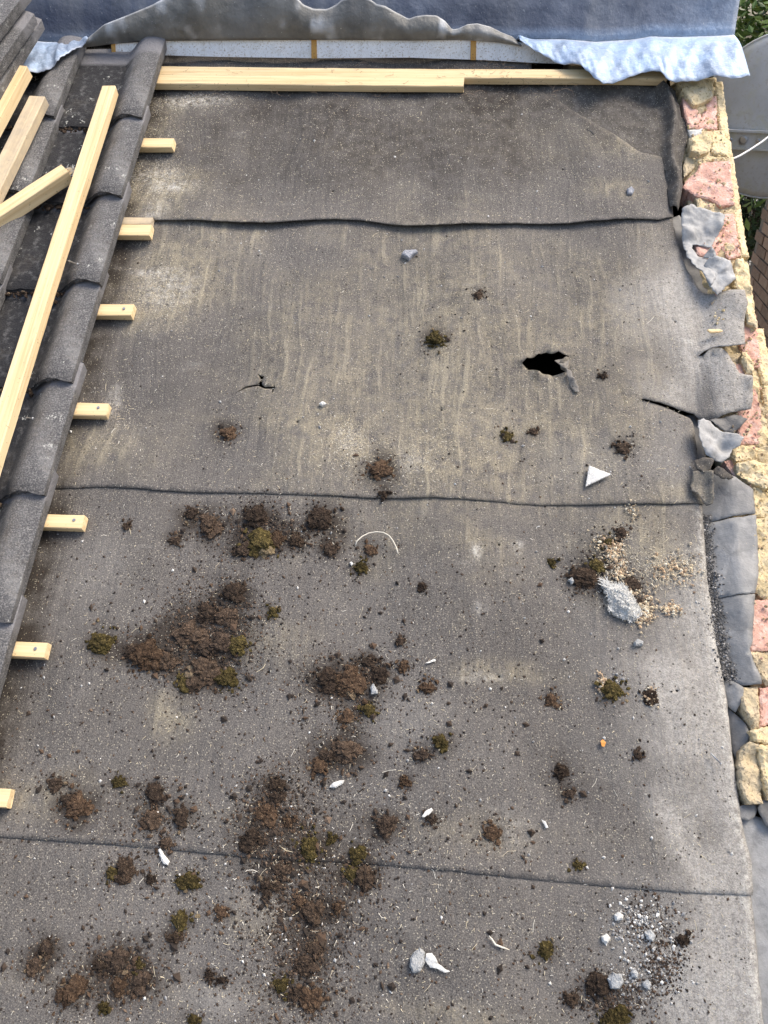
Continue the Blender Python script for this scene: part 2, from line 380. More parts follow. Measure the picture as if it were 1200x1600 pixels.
def slab(name, poly, h, thick, mat, parent=None, res=.012, round_r=0.0, noise=(0, 30), holes=(), jag=0.0, smooth=False, stain=None, slope=(0, 0), seed=None, hfun=None):
    """an irregular plate or block with a triangulated, displaced top"""
    V, F, P = tri_area(poly, res, holes, jag=jag)
    z = np.full(len(V), float(h)); c = np.array(P).mean(0)
    if hfun is not None: z = z + hfun(V)
    sd_ = seed if seed is not None else int(rng.integers(1000))
    if noise[0]: z = z + noise[0] * n2(V[:, 0] + sd_, V[:, 1], noise[1], sd_ % 50)
    z = z + slope[0] * (V[:, 0] - c[0]) + slope[1] * (V[:, 1] - c[1])
    if round_r:
        d = np.minimum(seg_dist(V, P), round_r); z = z - (round_r - np.sqrt(np.maximum(0, round_r ** 2 - (round_r - d) ** 2)))
    if thick > .03: z = z - np.abs(n2(V[:, 0] * 1.0 + sd_, V[:, 1], 20, sd_ % 37, 2)) * .0035 + .0008 * (rng.uniform(size=len(V)) - .5)
    V3 = np.column_stack([V, z]); th = thick
    VV, FF = thicken(V3, F, th)
    if thick > .012 and not smooth:       # roughen the sides of blocks
        VV[len(V3):, :2] += rng.normal(0, .0015, (len(V3), 2))
    o = mesh_obj(name, VV, FF, mat, parent, (c[0], c[1], float(h)), smooth)
    if stain is not None: set_col(o, 'stain', np.tile(np.asarray(stain, np.float32), (len(VV), 1)))
    return o

# ------------------------------------------------------------------ the roof surface
U_L = -1.55
SEAM_PX = [
    [(-900, 352), (90, 348), (200, 345), (245, 347), (330, 352), (420, 352), (520, 347), (580, 351), (640, 356), (700, 357), (760, 354), (810, 350), (880, 352), (960, 350), (1030, 346), (1053, 338)],
    [(-900, 752), (90, 762), (170, 763), (205, 765), (250, 768), (380, 769), (480, 774), (600, 777), (720, 780), (820, 786), (900, 788), (1000, 789), (1060, 787), (1097, 787)],
    [(-900, 1260), (0, 1308), (60, 1312), (200, 1322), (400, 1340), (600, 1352), (720, 1362), (850, 1376), (1000, 1389), (1100, 1396), (1176, 1398)]]
SEAM = [np.array(at_pts(s)) for s in SEAM_PX]
def seam_v(k, u):
    if k < 0: return np.full_like(np.asarray(u, float), .60)
    if k > 2: return np.full_like(np.asarray(u, float), -3.1)
    return np.interp(u, SEAM[k][:, 0], SEAM[k][:, 1])
def sag(u, v):
    u = np.asarray(u, float); v = np.asarray(v, float)
    return -.011 * (1 - np.cos(2 * np.pi * (u - .2) / .45)) * .5 + .0055 * n2(u, v, 5, 3) + .0012 * n2(u, v * .25, 26, 9)
SEAM_LIFT = [lambda u: .009 + .013 * (np.exp(-((u - .42) / .22) ** 2) + .9 * np.exp(-((u - 1.0) / .22) ** 2) + .6 * np.exp(-((u - 1.45) / .15) ** 2)),
             lambda u: .0032 + .0035 * np.sin(u * 5) ** 2, lambda u: .0026 + .0012 * np.sin(u * 7) ** 2, lambda u: .003 + 0 * u]
def sheet_h(k, u, v):
    lo = seam_v(k, u); d = np.maximum(0, v - lo)
    return sag(u, v) + .003 + SEAM_LIFT[k](np.asarray(u, float)) * np.exp(-d / .07)
def vis_h(u, v):
    u = np.asarray(u, float); v = np.asarray(v, float); r = np.zeros_like(u)
    for k in (3, 2, 1, 0): r = np.where(v >= seam_v(k, u), sheet_h(k, u, v), r)
    return r

MOSS = [(270, 842, 11, 'd'), (295, 800, 12, 'd'), (325, 818, 22, 'b'), (400, 803, 22, 'd'), (408, 845, 27, 'o'), (432, 842, 15, 'r'), (462, 843, 15, 'b'), (380, 856, 16, 'd'), (500, 808, 22, 'd'), (515, 855, 14, 'd'), (578, 855, 12, 'r'), (562, 883, 14, 'o'), (197, 822, 9, 'd'),
        (427, 956, 11, 'o'), (158, 1002, 20, 'o'), (225, 1020, 27, 'r'), (256, 1030, 19, 'b'), (203, 1014, 12, 'd'), (365, 925, 17, 'd'), (352, 962, 18, 'b'), (322, 955, 18, 'd'), (292, 988, 25, 'b'), (345, 1005, 19, 'd'), (372, 1008, 17, 'o'), (313, 1048, 28, 'b'), (352, 1058, 18, 'o'), (284, 1062, 15, 'o'), (320, 1010, 18, 'd'),
        (545, 1062, 26, 'r'), (510, 1060, 20, 'd'), (575, 1032, 14, 'd'), (592, 1052, 15, 'd'), (542, 1118, 16, 'r'), (575, 1107, 12, 'o'), (540, 1172, 24, 'b'), (515, 1180, 14, 'd'), (497, 1199, 16, 'r'), (668, 1074, 15, 'r'), (630, 1040, 10, 'r'), (626, 1000, 10, 'd'), (862, 1090, 13, 'r'), (690, 1160, 14, 'o'), (660, 1178, 13, 'd'), (660, 915, 9, 'd'),
        (185, 1222, 12, 'o'), (122, 1262, 21, 'r'), (103, 1248, 12, 'd'), (85, 1224, 12, 'd'), (240, 1240, 17, 'd'), (236, 1280, 19, 'b'), (282, 1277, 17, 'd'), (257, 1318, 12, 'b'), (192, 1356, 20, 'b'), (172, 1364, 11, 'o'), (295, 1378, 17, 'o'), (279, 1440, 17, 'o'), (272, 1466, 13, 'b'), (345, 1426, 13, 'r'), (233, 1375, 9, 'd'),
        (430, 1225, 13, 'b'), (417, 1268, 18, 'r'), (450, 1286, 10, 'r'), (394, 1308, 20, 'd'), (430, 1245, 13, 'd'), (480, 1322, 22, 'o'), (516, 1312, 9, 'o'), (440, 1360, 15, 'b'), (414, 1386, 14, 'd'), (433, 1383, 10, 'b'), (485, 1425, 19, 'b'), (466, 1408, 10, 'r'), (526, 1420, 11, 'r'), (557, 1338, 15, 'o'), (572, 1370, 23, 'b'), (548, 1366, 14, 'o'),
        (490, 1482, 14, 'b'), (475, 1508, 19, 'd'), (440, 1540, 14, 'o'), (459, 1553, 13, 'd'), (484, 1563, 21, 'r'), (52, 1510, 16, 'b'), (70, 1485, 14, 'd'), (107, 1553, 24, 'r'), (157, 1577, 9, 'o'), (183, 1504, 22, 'd'), (213, 1509, 9, 'o'), (180, 1543, 16, 'r'), (151, 1512, 14, 'd'), (213, 1538, 16, 'd'), (325, 1525, 8, 'd'), (345, 1533, 9, 'd'), (300, 1597, 10, 'o'),
        (865, 873, 8, 'o'), (915, 897, 22, 'b'), (935, 880, 13, 'o'), (952, 846, 12, 'o'), (972, 832, 11, 'd'), (990, 912, 14, 'd'), (997, 938, 11, 'd'), (960, 1076, 18, 'o'), (1016, 1088, 13, 'd'), (633, 1222, 10, 'r'), (675, 1280, 9, 'd'), (768, 1303, 16, 'r'), (880, 1205, 14, 'd'), (893, 1240, 10, 'd'), (853, 1487, 14, 'o'), (893, 1564, 12, 'b'), (938, 1540, 20, 'd'), (960, 1592, 22, 'o'), (1066, 1470, 10, 'd'), (905, 1352, 8, 'o'),
        (683, 530, 16, 'o'), (748, 460, 8, 'b'), (355, 673, 15, 'r'), (592, 733, 20, 'r'), (600, 770, 7, 'd'), (975, 700, 14, 'd'), (792, 677, 11, 'o'), (835, 670, 8, 'b'), (942, 585, 7, 'd'), (605, 1290, 18, 'd'), (1000, 1180, 8, 'd')]
# stains: (px, py, rx, ry, amount) for tan dust / worn pale felt / damp soil / chalky sawdust
TAN = [(720, 560, 330, 230, .75), (620, 700, 260, 90, .5), (1000, 500, 120, 150, .3), (300, 420, 120, 100, .45), (240, 300, 90, 40, .8), (250, 460, 70, 60, 1.2), (235, 285, 60, 45, .8), (330, 420, 90, 60, .4), (545, 685, 40, 38, 1.3), (690, 700, 34, 34, .9),
       (500, 655, 60, 14, .8), (760, 645, 60, 14, .7), (960, 295, 60, 25, .8), (980, 230, 60, 22, .7), (1010, 850, 70, 90, .9), (1060, 770, 60, 30, .8), (440, 1000, 70, 40, .45), (265, 1115, 34, 36, .8), (180, 700, 110, 50, .5),
       (60, 1240, 80, 40, .5), (780, 1050, 70, 22, .7), (1060, 890, 50, 30, 1.0), (400, 1440, 60, 40, .35), (780, 850, 60, 24, .4), (250, 180, 60, 60, .6), (130, 690, 60, 40, .4), (760, 1310, 80, 40, .4), (700, 1585, 120, 20, .5), (840, 200, 200, 60, .2)]
WEAR = [(1080, 520, 50, 120, .9), (1035, 480, 70, 130, .55), (1050, 680, 60, 70, .4), (1100, 1000, 70, 150, .55), (1130, 1200, 90, 200, .8), (1090, 1150, 150, 160, .35), (1160, 1500, 130, 190, 1.0), (1100, 1470, 150, 160, .35), (1000, 960, 120, 120, .2), (1020, 1530, 130, 130, .25), (350, 1565, 60, 36, .35), (150, 880, 50, 60, .15), (640, 1130, 60, 60, .2), (930, 720, 90, 60, .25)]
DAMP = [(620, 215, 430, 90, .62), (300, 330, 60, 30, -.2), (330, 980, 80, 90, .8), (230, 1020, 80, 30, .7), (540, 1060, 80, 40, .8), (420, 820, 150, 40, .6), (430, 1280, 90, 110, .6), (480, 1450, 90, 140, .7), (190, 1520, 80, 60, .6), (250, 1260, 90, 50, .4), (960, 1550, 60, 50, .8), (940, 890, 60, 50, .7), (1010, 1440, 60, 60, .5),
        (1035, 1510, 40, 50, .6), (120, 1240, 70, 50, .5), (560, 1330, 40, 70, .5), (600, 735, 26, 32, .6), (350, 668, 30, 26, .5), (683, 530, 28, 16, .5), (530, 1180, 60, 40, .6), (905, 1210, 60, 50, .4), (880, 130, 120, 60, .3), (540, 110, 500, 50, .45), (600, 1290, 50, 30, .4), (70, 1490, 40, 50, .5), (975, 700, 30, 18, .4)]
CHALK = [(230, 275, 50, 16, .8), (265, 295, 40, 10, .9), (300, 158, 70, 10, .7), (250, 235, 40, 30, .25), (245, 330, 22, 18, .5), (265, 455, 40, 34, .45), (240, 425, 40, 6, .7), (590, 1055, 1, 1, 0), (755, 1057, 44, 9, .5), (745, 860, 9, 14, .7), (810, 853, 8, 12, .9), (750, 950, 10, 18, .5), (545, 690, 24, 24, .35), (640, 720, 22, 22, .3), (1070, 1290, 60, 90, .22), (1150, 1540, 60, 70, .3), (1000, 160, 30, 26, .35), (985, 200, 50, 8, .5), (800, 1300, 40, 40, .2), (1085, 520, 30, 50, .3), (180, 620, 12, 30, .5)]
def blob_sum(u, v, L, seed):
    r = np.zeros(len(u)); w = n2(u, v, 9, seed, 4) * .35
    for x, y, rx, ry, a in L:
        c = at(x, y); e1 = at(x + rx, y); e2 = at(x, y - ry)
        su = max(1e-3, abs(e1[0] - c[0])); sv = max(1e-3, abs(e2[1] - c[1]))
        d = np.sqrt(((u - c[0]) / su) ** 2 + ((v - c[1]) / sv) ** 2) + w
        r += a * np.clip(1.25 - d, 0, 1) ** 1.0
    return r
EDGE_U = at(165, 450, .03)[0]
def stains(u, v):
    tan = blob_sum(u, v, TAN, 1); wear_or_sky = blob_sum(u, v, WEAR, 2); damp = blob_sum(u, v, DAMP, 3); ch = blob_sum(u, v, CHALK, 4)
    damp += blob_sum(u, v, [(x, y, r * 1.75, r * 1.6, .62) for x, y, r, t in MOSS], 7)
    ph = ((v - .02) / .345) % 1.0; band = np.exp(-(((ph + .5) % 1 - .5) * .345 / .022) ** 2) * (.5 + .6 * n2(u, v, 6, 15)); tan += .2 * np.clip(band, 0, 1) * (n2(u, v, 3, 16) > -.15)
    damp += 1.0 * np.exp(-(np.maximum(0, u - .0) / .05) ** 2) * (.75 + .5 * n2(u, v, 12, 8))  # felt darker along the edge of the tiles
    q = np.stack([tan, wear_or_sky, damp, ch], 1)
    q[:, 2] *= .8; return np.clip(q, 0, 1)

HOLE = resample(at_pts([(815, 569), (822, 565), (831, 561), (838, 556), (846, 551), (854, 549), (863, 553), (872, 551), (878, 557), (891, 556), (881, 563), (874, 568), (876, 576), (886, 578), (876, 582), (864, 584), (852, 583), (838, 582), (826, 577)]), .008, True, .0007)
CRACK = at_pts([(364, 613), (383, 602), (403, 600.5), (408, 593), (402, 583), (409, 588), (413, 586), (410, 593), (409, 600), (414, 605), (428, 605), (428, 600), (430, 606), (424, 616), (426, 608), (414, 608), (403, 603), (384, 604.5)])
S1_RIGHT = [(1052, 345), (1060, 374), (1076, 418), (1098, 452), (1118, 459), (1161, 458), (1165, 478), (1160, 500), (1158, 530), (1156, 552), (1130, 552), (1112, 547), (1092, 554), (1112, 549), (1132, 556), (1140, 572), (1150, 590), (1168, 596),
            (1171, 620), (1169, 645), (1140, 648), (1126, 652), (1112, 657), (1100, 656), (1086, 644), (1060, 638), (1030, 628), (1000, 622), (1028, 630), (1058, 641), (1080, 649), (1087, 662), (1090, 690), (1093, 716), (1096, 740), (1104, 786)]
RIGHT = {0: [(1053, 338), (1052, 300), (1047, 241), (1000, 237), (940, 200), (880, 160), (832, 132)],
         2: [(1097, 787), (1105, 900), (1120, 1000), (1135, 1080), (1146, 1180), (1160, 1290), (1175, 1350), (1176, 1398)],
         3: [(1172, 1390), (1180, 1450), (1188, 1540), (1196, 1620), (1196, 1760)]}
FOLD = {k: np.array(sorted(at_pts(p), key=lambda q: q[1])) for k, p in RIGHT.items() if k}
def ufold(k, v): return np.interp(v, FOLD[k][:, 1], FOLD[k][:, 0])
LBL = ['dark top sheet of roofing felt below the battens with a diagonal cut corner', 'tan streaked felt sheet with the black hole and torn flaps over the bricks',
       'grey felt sheet with the white insulation tuft and moss across its middle', 'lowest felt sheet at the bottom of the roof with the pale pebbles']
felt = []
for k in range(4):
    lo = [tuple(p) for p in SEAM[k]] if k < 3 else [(U_L, -3.1), (ufold(3, -3.1) + .05, -3.1)]
    lo = [p for p in lo if p[0] > U_L]; lo.insert(0, (U_L, float(seam_v(k, U_L))))
    topv = lambda u: float(seam_v(k - 1, u)) + (.10 if k else 0)
    if k == 0:
        right = at_pts(RIGHT[0])[1:]; top = [(right[-1][0], .6), (U_L, .6)]
    elif k == 1:
        right = at_pts(S1_RIGHT)[::-1]; lo = lo[:-1]; ue = right[-1][0]; top = [(ue, topv(ue)), (U_L, topv(U_L))]
        # keep the hidden head of the sheet under the one above
        uu = np.linspace(ue, U_L, 12); top = [(float(a), topv(a)) for a in uu]
    else:
        right = [(p[0] + .045, p[1]) for p in (FOLD[k].tolist())]
        lo = lo[:-1] + [(right[0][0], lo[-1][1])]; right = right[1:] if k == 2 else right[1:]
        uu = np.linspace(right[-1][0], U_L, 14); top = [(float(a), max(topv(a), right[-1][1] + .001 if i == 0 else -9)) for i, a in enumerate(uu)]
    poly = lo + right + top
    holes = ([HOLE, CRACK] if k == 1 else []) + [[(c[0] + .0035 * math.cos(a), c[1] + .0028 * math.sin(a)) for a in np.linspace(0, 5.4, 7)] for c in at_pts({0: [(880, 262), (520, 300)], 1: [(465, 660), (792, 505), (1056, 501), (690, 640)], 2: [(780, 851), (780, 1057), (1138, 1334), (420, 1050), (1057, 1080)], 3: [(765, 1592), (470, 1545)]}[k])]
    V, F, P = tri_area(poly, .0125, holes, jag=.0006)
    z = sheet_h(k, V[:, 0], V[:, 1])
    for hp in holes[:2] if k == 1 else []:
        d = seg_dist(V, hp); z += (.016 if hp is HOLE else .005) * np.exp(-(d / .014) ** 2) * (n2(V[:, 0], V[:, 1], 40, 5) + .35)
    U = V[:, 0].copy(); W = V[:, 1]
    if k >= 2:
        s = np.maximum(0, U - ufold(k, W) + .006); r = .012
        a = np.clip(s / r, 0, 1.45); U = np.where(s > 0, ufold(k, W) - .006 + r * np.sin(a) + np.maximum(0, s - 1.45 * r) * math.cos(1.45), U)
        z = z - np.where(s > 0, r * (1 - np.cos(a)) + np.maximum(0, s - 1.45 * r) * math.sin(1.45), 0)
    if k == 0:
        dd = seg_dist(V, at_pts([(1000, 237), (940, 200), (880, 160), (832, 132)]), False); z += .0015 * np.exp(-(dd / .03) ** 2)
        e = np.maximum(0, U - 1.715); z -= e * e * 14 * (W < .06)
    if k == 1:
        # the torn tongues rise over the wall head and sag in the valley before it
        xf = np.interp(W, [at(1088, 650)[1], at(1098, 540)[1], at(1106, 460)[1]], [at(1088, 650)[0], at(1098, 540)[0], at(1106, 460)[0]])
        m = np.clip((W - at(1088, 655)[1]) / .01, 0, 1) * np.clip((at(1106, 450)[1] - W) / .02, 0, 1)
        s = U - xf; z += m * (-.004 * np.exp(-((s + .005) / .022) ** 2) + np.clip(s / .06, 0, 1) * .022 + np.clip(s - .05, 0, .2) * n2(U, W, 14, 6) * .18)
        m2 = np.clip((at(1088, 655)[1] - W) / .01, 0, 1); z -= m2 * np.clip((U - at(1075, 700)[0]) / .03, 0, 1) ** 2 * .006
        td = seg_dist(V, at_pts([(1086, 645), (1060, 640), (1030, 629), (1000, 622)]), False)
        z += np.where(W > np.interp(U, [at(1000, 622)[0], at(1086, 645)[0]], [at(1000, 622)[1], at(1086, 645)[1]]), (.005) * np.exp(-(td / .02) ** 2), -.002 * np.exp(-(td / .02) ** 2))
        fd = seg_dist(V, at_pts([(1100, 552), (1130, 552), (1156, 553)]), False); z += np.where(W > at(1130, 553)[1], .014, -.004) * np.exp(-(fd / .018) ** 2)
    V3 = np.column_stack([U, W, z]); VV, FF = thicken(V3, F, .0022)
    o = mesh_obj('roofing_felt', VV, FF, FELT, None, (.85, float(seam_v(k, .85)), 0), True)
    st = stains(V[:, 0], W)
    if k == 1: st[:, 1] = np.clip(st[:, 1] + .9 * np.clip((V[:, 0] - at(1100, 560)[0]) / .03, 0, 1), 0, 1)
    if k >= 2:
        q = np.exp(-((V[:, 0] - ufold(k, W) + .006) / .012) ** 2) * np.clip((-.9 - W) / .5, .25, 1) ; st[:, 3] = np.clip(st[:, 3] + .8 * q, 0, 1); st[:, 1] = np.clip(st[:, 1] + .5 * np.exp(-((V[:, 0] - ufold(k, W)) / .05) ** 2) * np.clip((-1.2 - W) / .5, 0, 1), 0, 1)
        b = V[:, 0] - ufold(k, W) - .02; st[b > 0, 2] = .9; st[b > 0, 1] = 0; st[b > 0, 3] = 0  # turned-down felt past the fold set dark
    set_col(o, 'stain', np.concatenate([st, st])); tag(o, LBL[k], 'roofing felt', 'felt sheets of the stripped roof'); felt.append(o)

# torn flaps that belong to the second sheet, lying over the wall head
def creases(V, s_):
    c = V.mean(0); z = .004 + 0 * V[:, 0]; g_ = np.random.default_rng(int(s_ * 1000))
    for k_ in range(4):            # sharp folds running across the piece
        a = g_.uniform(0, 3.14); d = (V[:, 0] - c[0]) * math.cos(a) + (V[:, 1] - c[1]) * math.sin(a) + g_.normal(0, .02) + .003 * n2(V[:, 0], V[:, 1], 40, k_, 2)
        z = z + g_.choice([-1, 1]) * g_.uniform(.08, .22) * np.abs(d)
    return np.clip(z - z.mean(), -.012, .016) + .0015 * n2(V[:, 0] + s_, V[:, 1], 45, 3, 2)
def flap(name, px, h, hf=None, stain=(0, .6, 0, 0), parent=felt[1], mat=None, noise=(.003, 60), res=.006, holes=(), jag=.0013):
    s_ = rng.uniform(1, 40); hf0 = hf; hf = (lambda V: creases(V, s_) + (hf0(V) if hf0 else 0))
    return slab(name, at_pts(px, h), h, .0016, mat or STRIP, parent, res, 0, noise, holes, jag, True, stain, hfun=hf)
def rise(x, y, amp, sig):
    c = at(x, y); return lambda V: amp * np.exp(-(((V[:, 0] - c[0]) ** 2 + (V[:, 1] - c[1]) ** 2) / sig ** 2))
def addf(*f): return lambda V: sum(g(V) for g in f)
flap('torn_flap', [(866, 566), (873, 560), (880, 559), (891, 556), (889, 566), (887, 577), (877, 576), (872, 571)], .004, rise(889, 566, .006, .012), (.3, .15, 0, 0), mat=FELT, noise=(.002, 30), res=.005)
flap('torn_flap', [(884, 577), (890, 580), (896, 592), (904, 603), (906, 611), (899, 611), (891, 602), (886, 590)], .006, rise(895, 594, .007, .010), (.2, .35, 0, 0), mat=FELT, noise=(.002, 30), res=.005)
flap('torn_flap', [(1063, 332), (1076, 325), (1092, 330), (1132, 339), (1128, 356), (1112, 383), (1098, 380), (1084, 378), (1082, 384), (1090, 394), (1102, 400), (1112, 405), (1106, 418), (1116, 440), (1108, 452), (1085, 416), (1070, 386), (1065, 360)], .016,
     addf(rise(1072, 370, .020, .022), rise(1122, 362, .016, .03)), (0, .55, 0, 0))
flap('torn_flap', [(1102, 410), (1108, 402), (1120, 404), (1140, 409), (1143, 420), (1151, 434), (1136, 445), (1122, 459), (1110, 448), (1104, 432)], .030, addf(rise(1106, 412, .015, .02), rise(1150, 436, -.012, .02)), (0, .85, 0, 0))
flap('torn_flap', [(1100, 398), (1112, 386), (1118, 402), (1110, 402)], .024, None, (0, .3, 0, 0))
flap('torn_flap', [(1108, 656), (1126, 652), (1150, 648), (1168, 656), (1160, 664), (1149, 675), (1140, 674), (1124, 668)], .008, None, (0, 0, .75, 0))
flap('torn_flap', [(1088, 660), (1098, 656), (1110, 658), (1126, 670), (1150, 678), (1161, 685), (1156, 697), (1146, 700), (1140, 714), (1128, 722), (1118, 720), (1104, 713), (1096, 700), (1090, 680)], .020,
     addf(rise(1128, 702, -.022, .016), rise(1110, 710, .012, .016)), (0, .7, 0, 0))
flap('torn_flap', [(1086, 717), (1100, 714), (1114, 720), (1110, 732), (1102, 740), (1090, 734)], .022, rise(1098, 726, .010, .015), (.3, 0, .35, 0), mat=FELT)
flap('torn_flap', [(1112, 734), (1122, 728), (1136, 738), (1146, 746), (1138, 750), (1126, 747)], .030, rise(1126, 736, .010, .02), (.2, 0, .45, 0), mat=FELT)
def curl(V):
    c = at(1108, 760); return .016 * np.exp(-((V[:, 0] - c[0]) / .012) ** 2) - .02 * np.clip((V[:, 0] - c[0]) / .01, 0, 1)
flap('torn_flap', [(1082, 738), (1094, 736), (1110, 742), (1113, 775), (1112, 789), (1104, 790), (1096, 778), (1080, 764)], .016, curl, (.7, .1, .1, 0), mat=FELT)

# darker offcut tucked under the cut corner, rolled up along the verge
RIDGE = at_pts([(1036, 128), (1048, 150), (1055, 180), (1051, 215), (1052, 245), (1061, 280), (1054, 328)], .02)
off = slab('felt_offcut', at_pts([(812, 118), (1038, 116), (1056, 140), (1066, 178), (1077, 182), (1076, 214), (1068, 248), (1067, 290), (1059, 331), (1046, 326), (1040, 262), (985, 258)]), .0, .0022, FELT, None, .009, 0, (.002, 22), jag=.0006, smooth=True, stain=(.0, .14, .85, .04),
           hfun=lambda V: sag(V[:, 0], V[:, 1]) + .0025 - .008 * np.abs(n2(V[:, 0], V[:, 1], 11, 5)) * np.clip((V[:, 0] - 1.5) / .2, 0, 1) + .034 * np.exp(-(seg_dist(V, RIDGE, False) / .016) ** 2))
tag(off, 'smooth dark felt offcut with a rolled edge under the diagonal cut corner', 'roofing felt')

# ------------------------------------------------------------------ smooth grey strips along the verge
def strip_h(V):
    xi = np.interp(V[:, 1], [at(1170, 1150)[1], at(1145, 1060)[1], at(1125, 1000)[1], at(1112, 900)[1], at(1108, 780)[1]], [at(1140, 1150)[0], at(1132, 1060)[0], at(1120, 1000)[0], at(1108, 900)[0], at(1100, 780)[0]])
    s = V[:, 0] - xi; return -.032 + np.clip(s / .07, 0, 1) ** 1.0 * .045 + .004 * n2(V[:, 0], V[:, 1], 14, 4)
ds = thing('verge_strip', 'smooth slate grey strip in the trough between the felt and the yellow mortar', 'damp strip', (*at(1140, 900), 0))
def strip(px, stain, hf=strip_h, h=0.0): return slab('strip_piece', at_pts(px, -.005), h, .003, STRIP, ds, .010, 0, (.0015, 30), (), .0008, True, stain, hfun=hf)
strip([(1106, 728), (1126, 742), (1146, 750), (1172, 770), (1174, 790), (1176, 807), (1150, 809), (1120, 812), (1100, 812), (1098, 760)], (0, 0, .25, 0))
strip([(1100, 812), (1122, 813), (1150, 811), (1177, 809), (1180, 850), (1182, 880), (1179, 915), (1176, 930), (1150, 931), (1104, 932), (1100, 870)], (0, .12, 0, 0))
strip([(1104, 932), (1150, 932), (1176, 931), (1174, 970), (1173, 1005), (1168, 1016), (1176, 1040), (1186, 1062), (1186, 1071), (1160, 1071), (1145, 1062), (1128, 1050), (1116, 990)], (0, .05, .1, 0), lambda V: strip_h(V) - .003)
strip([(1128, 1060), (1146, 1063), (1160, 1074), (1160, 1096), (1152, 1112), (1140, 1100)], (0, .15, .1, 0), lambda V: strip_h(V) + .003)
strip([(1132, 1085), (1152, 1112), (1166, 1130), (1172, 1150), (1166, 1172), (1155, 1184), (1146, 1160), (1136, 1120)], (0, 0, .45, 0), lambda V: strip_h(V) - .006)
strip([(1044, 335), (1066, 325), (1090, 360), (1120, 470), (1100, 475), (1070, 430), (1050, 380)], (0, 0, .5, 0), lambda V: -.030 + .004 * n2(V[:, 0], V[:, 1], 20, 4))
strip([(1078, 640), (1094, 640), (1112, 735), (1100, 745), (1084, 720)], (0, 0, .6, 0), lambda V: -.030 + .004 * n2(V[:, 0], V[:, 1], 20, 4))
low = thing('verge_strip', 'pale grey lower strip with broken ends below the last beige mortar lump', 'damp strip', (*at(1190, 1340), 0))
def lowp(px, h, st): return slab('strip_piece', at_pts(px, h), h, .003, STRIP, low, .010, 0, (.003, 14), (), .0008, True, st)
lowp([(1148, 1262), (1170, 1256), (1186, 1258), (1180, 1276), (1170, 1283), (1160, 1280), (1150, 1278)], -.012, (0, 0, .25, 0))
lowp([(1184, 1262), (1190, 1250), (1215, 1248), (1220, 1300), (1196, 1290)], -.006, (0, 0, .6, 0))
lowp([(1150, 1270), (1180, 1275), (1230, 1290), (1260, 1440), (1270, 1700), (1180, 1700), (1170, 1480), (1160, 1380)], -.026, (0, .45, 0, 0))

# ------------------------------------------------------------------ brick gable wall under the verge
gw = thing('gable_wall', 'pink brick gable wall with broken yellow mortar running down the right verge', 'brick wall', (*at(1160, 700), -.05))
def block(name, px, h=.0, thick=.065, mat=BRICK, noise=(.0022, 34), rr=.003, slope=(0, 0), jag=.0012):
    return slab(name, at_pts(px, h), h, thick, mat, gw, .0055, min(rr, .0045), noise, (), jag, False, slope=slope)
block('brick', [(1066, 145), (1076, 150), (1098, 182), (1108, 150), (1120, 148), (1121, 200), (1078, 199), (1070, 175)], .0)
block('brick', [(1085, 148), (1112, 146), (1107, 176), (1098, 181), (1090, 165)], -.012, mat=BRICK)
block('mortar', [(1060, 124), (1088, 122), (1116, 124), (1114, 150), (1100, 156), (1086, 162), (1074, 148)], .02, .06, MORTAR, (.009, 24), .006)
block('mortar', [(1075, 200), (1100, 199), (1096, 208), (1080, 213)], -.004, .05, WHITE, rr=.003)
block('mortar', [(1078, 212), (1098, 205), (1116, 202), (1115, 222), (1108, 236), (1094, 242), (1080, 236)], .012, .06, MORTAR, (.009, 24), .006)
block('mortar', [(1112, 203), (1131, 202), (1140, 244), (1112, 236)], .006, .06, MORTAR)
block('brick', [(1072, 244), (1094, 243), (1090, 254), (1082, 264), (1070, 274), (1068, 262)], -.012, .05, MORTAR_GREY)
block('brick', [(1096, 252), (1141, 252), (1148, 320), (1126, 321), (1108, 309), (1086, 302), (1068, 288), (1076, 276), (1090, 266)], .004, slope=(.06, 0))
block('mortar', [(1084, 300), (1108, 310), (1124, 322), (1142, 324), (1138, 334), (1092, 328)], -.008, .05, MORTAR)
block('mortar', [(1090, 245), (1140, 240), (1141, 251), (1094, 251)], -.002, .05, MORTAR)
block('brick', [(1092, 334), (1148, 332), (1158, 398), (1140, 404), (1128, 385), (1116, 404), (1088, 396)], .0)
block('mortar', [(1150, 404), (1164, 399), (1170, 425), (1178, 460), (1183, 500), (1183, 512), (1168, 504), (1164, 480), (1160, 456), (1148, 440)], .016, .07, MORTAR, (.008, 30), .012)
block('mortar', [(1122, 446), (1150, 440), (1160, 457), (1120, 458)], -.035, .05, MORTAR_GREY)
block('brick', [(1158, 487), (1182, 490), (1188, 540), (1190, 572), (1176, 574), (1168, 556), (1158, 540)], .0)
block('mortar', [(1138, 553), (1159, 551), (1161, 567), (1140, 567)], -.012, .05, MORTAR_GREY)
block('mortar', [(1160, 550), (1168, 548), (1179, 570), (1178, 585), (1168, 582), (1160, 566)], .012, .06, MORTAR, (.008, 40), .008)
block('brick', [(1138, 568), (1162, 567), (1170, 584), (1176, 590), (1190, 640), (1190, 692), (1156, 694), (1150, 640), (1148, 596)], -.003)
block('mortar', [(1140, 697), (1182, 692), (1186, 716), (1150, 722), (1144, 712)], .0, .06, MORTAR, (.008, 40), .008)
block('mortar', [(1152, 722), (1180, 716), (1202, 722), (1212, 756), (1198, 764), (1170, 752), (1156, 738)], .016, .07, MORTAR, (.010, 34), .012)
block('brick', [(1132, 720), (1146, 716), (1156, 742), (1168, 758), (1150, 748)], -.012)
block('mortar', [(1160, 746), (1178, 758), (1200, 768), (1212, 772), (1212, 806), (1176, 808), (1174, 770)], .0, .07, MORTAR, (.006, 40), .006)
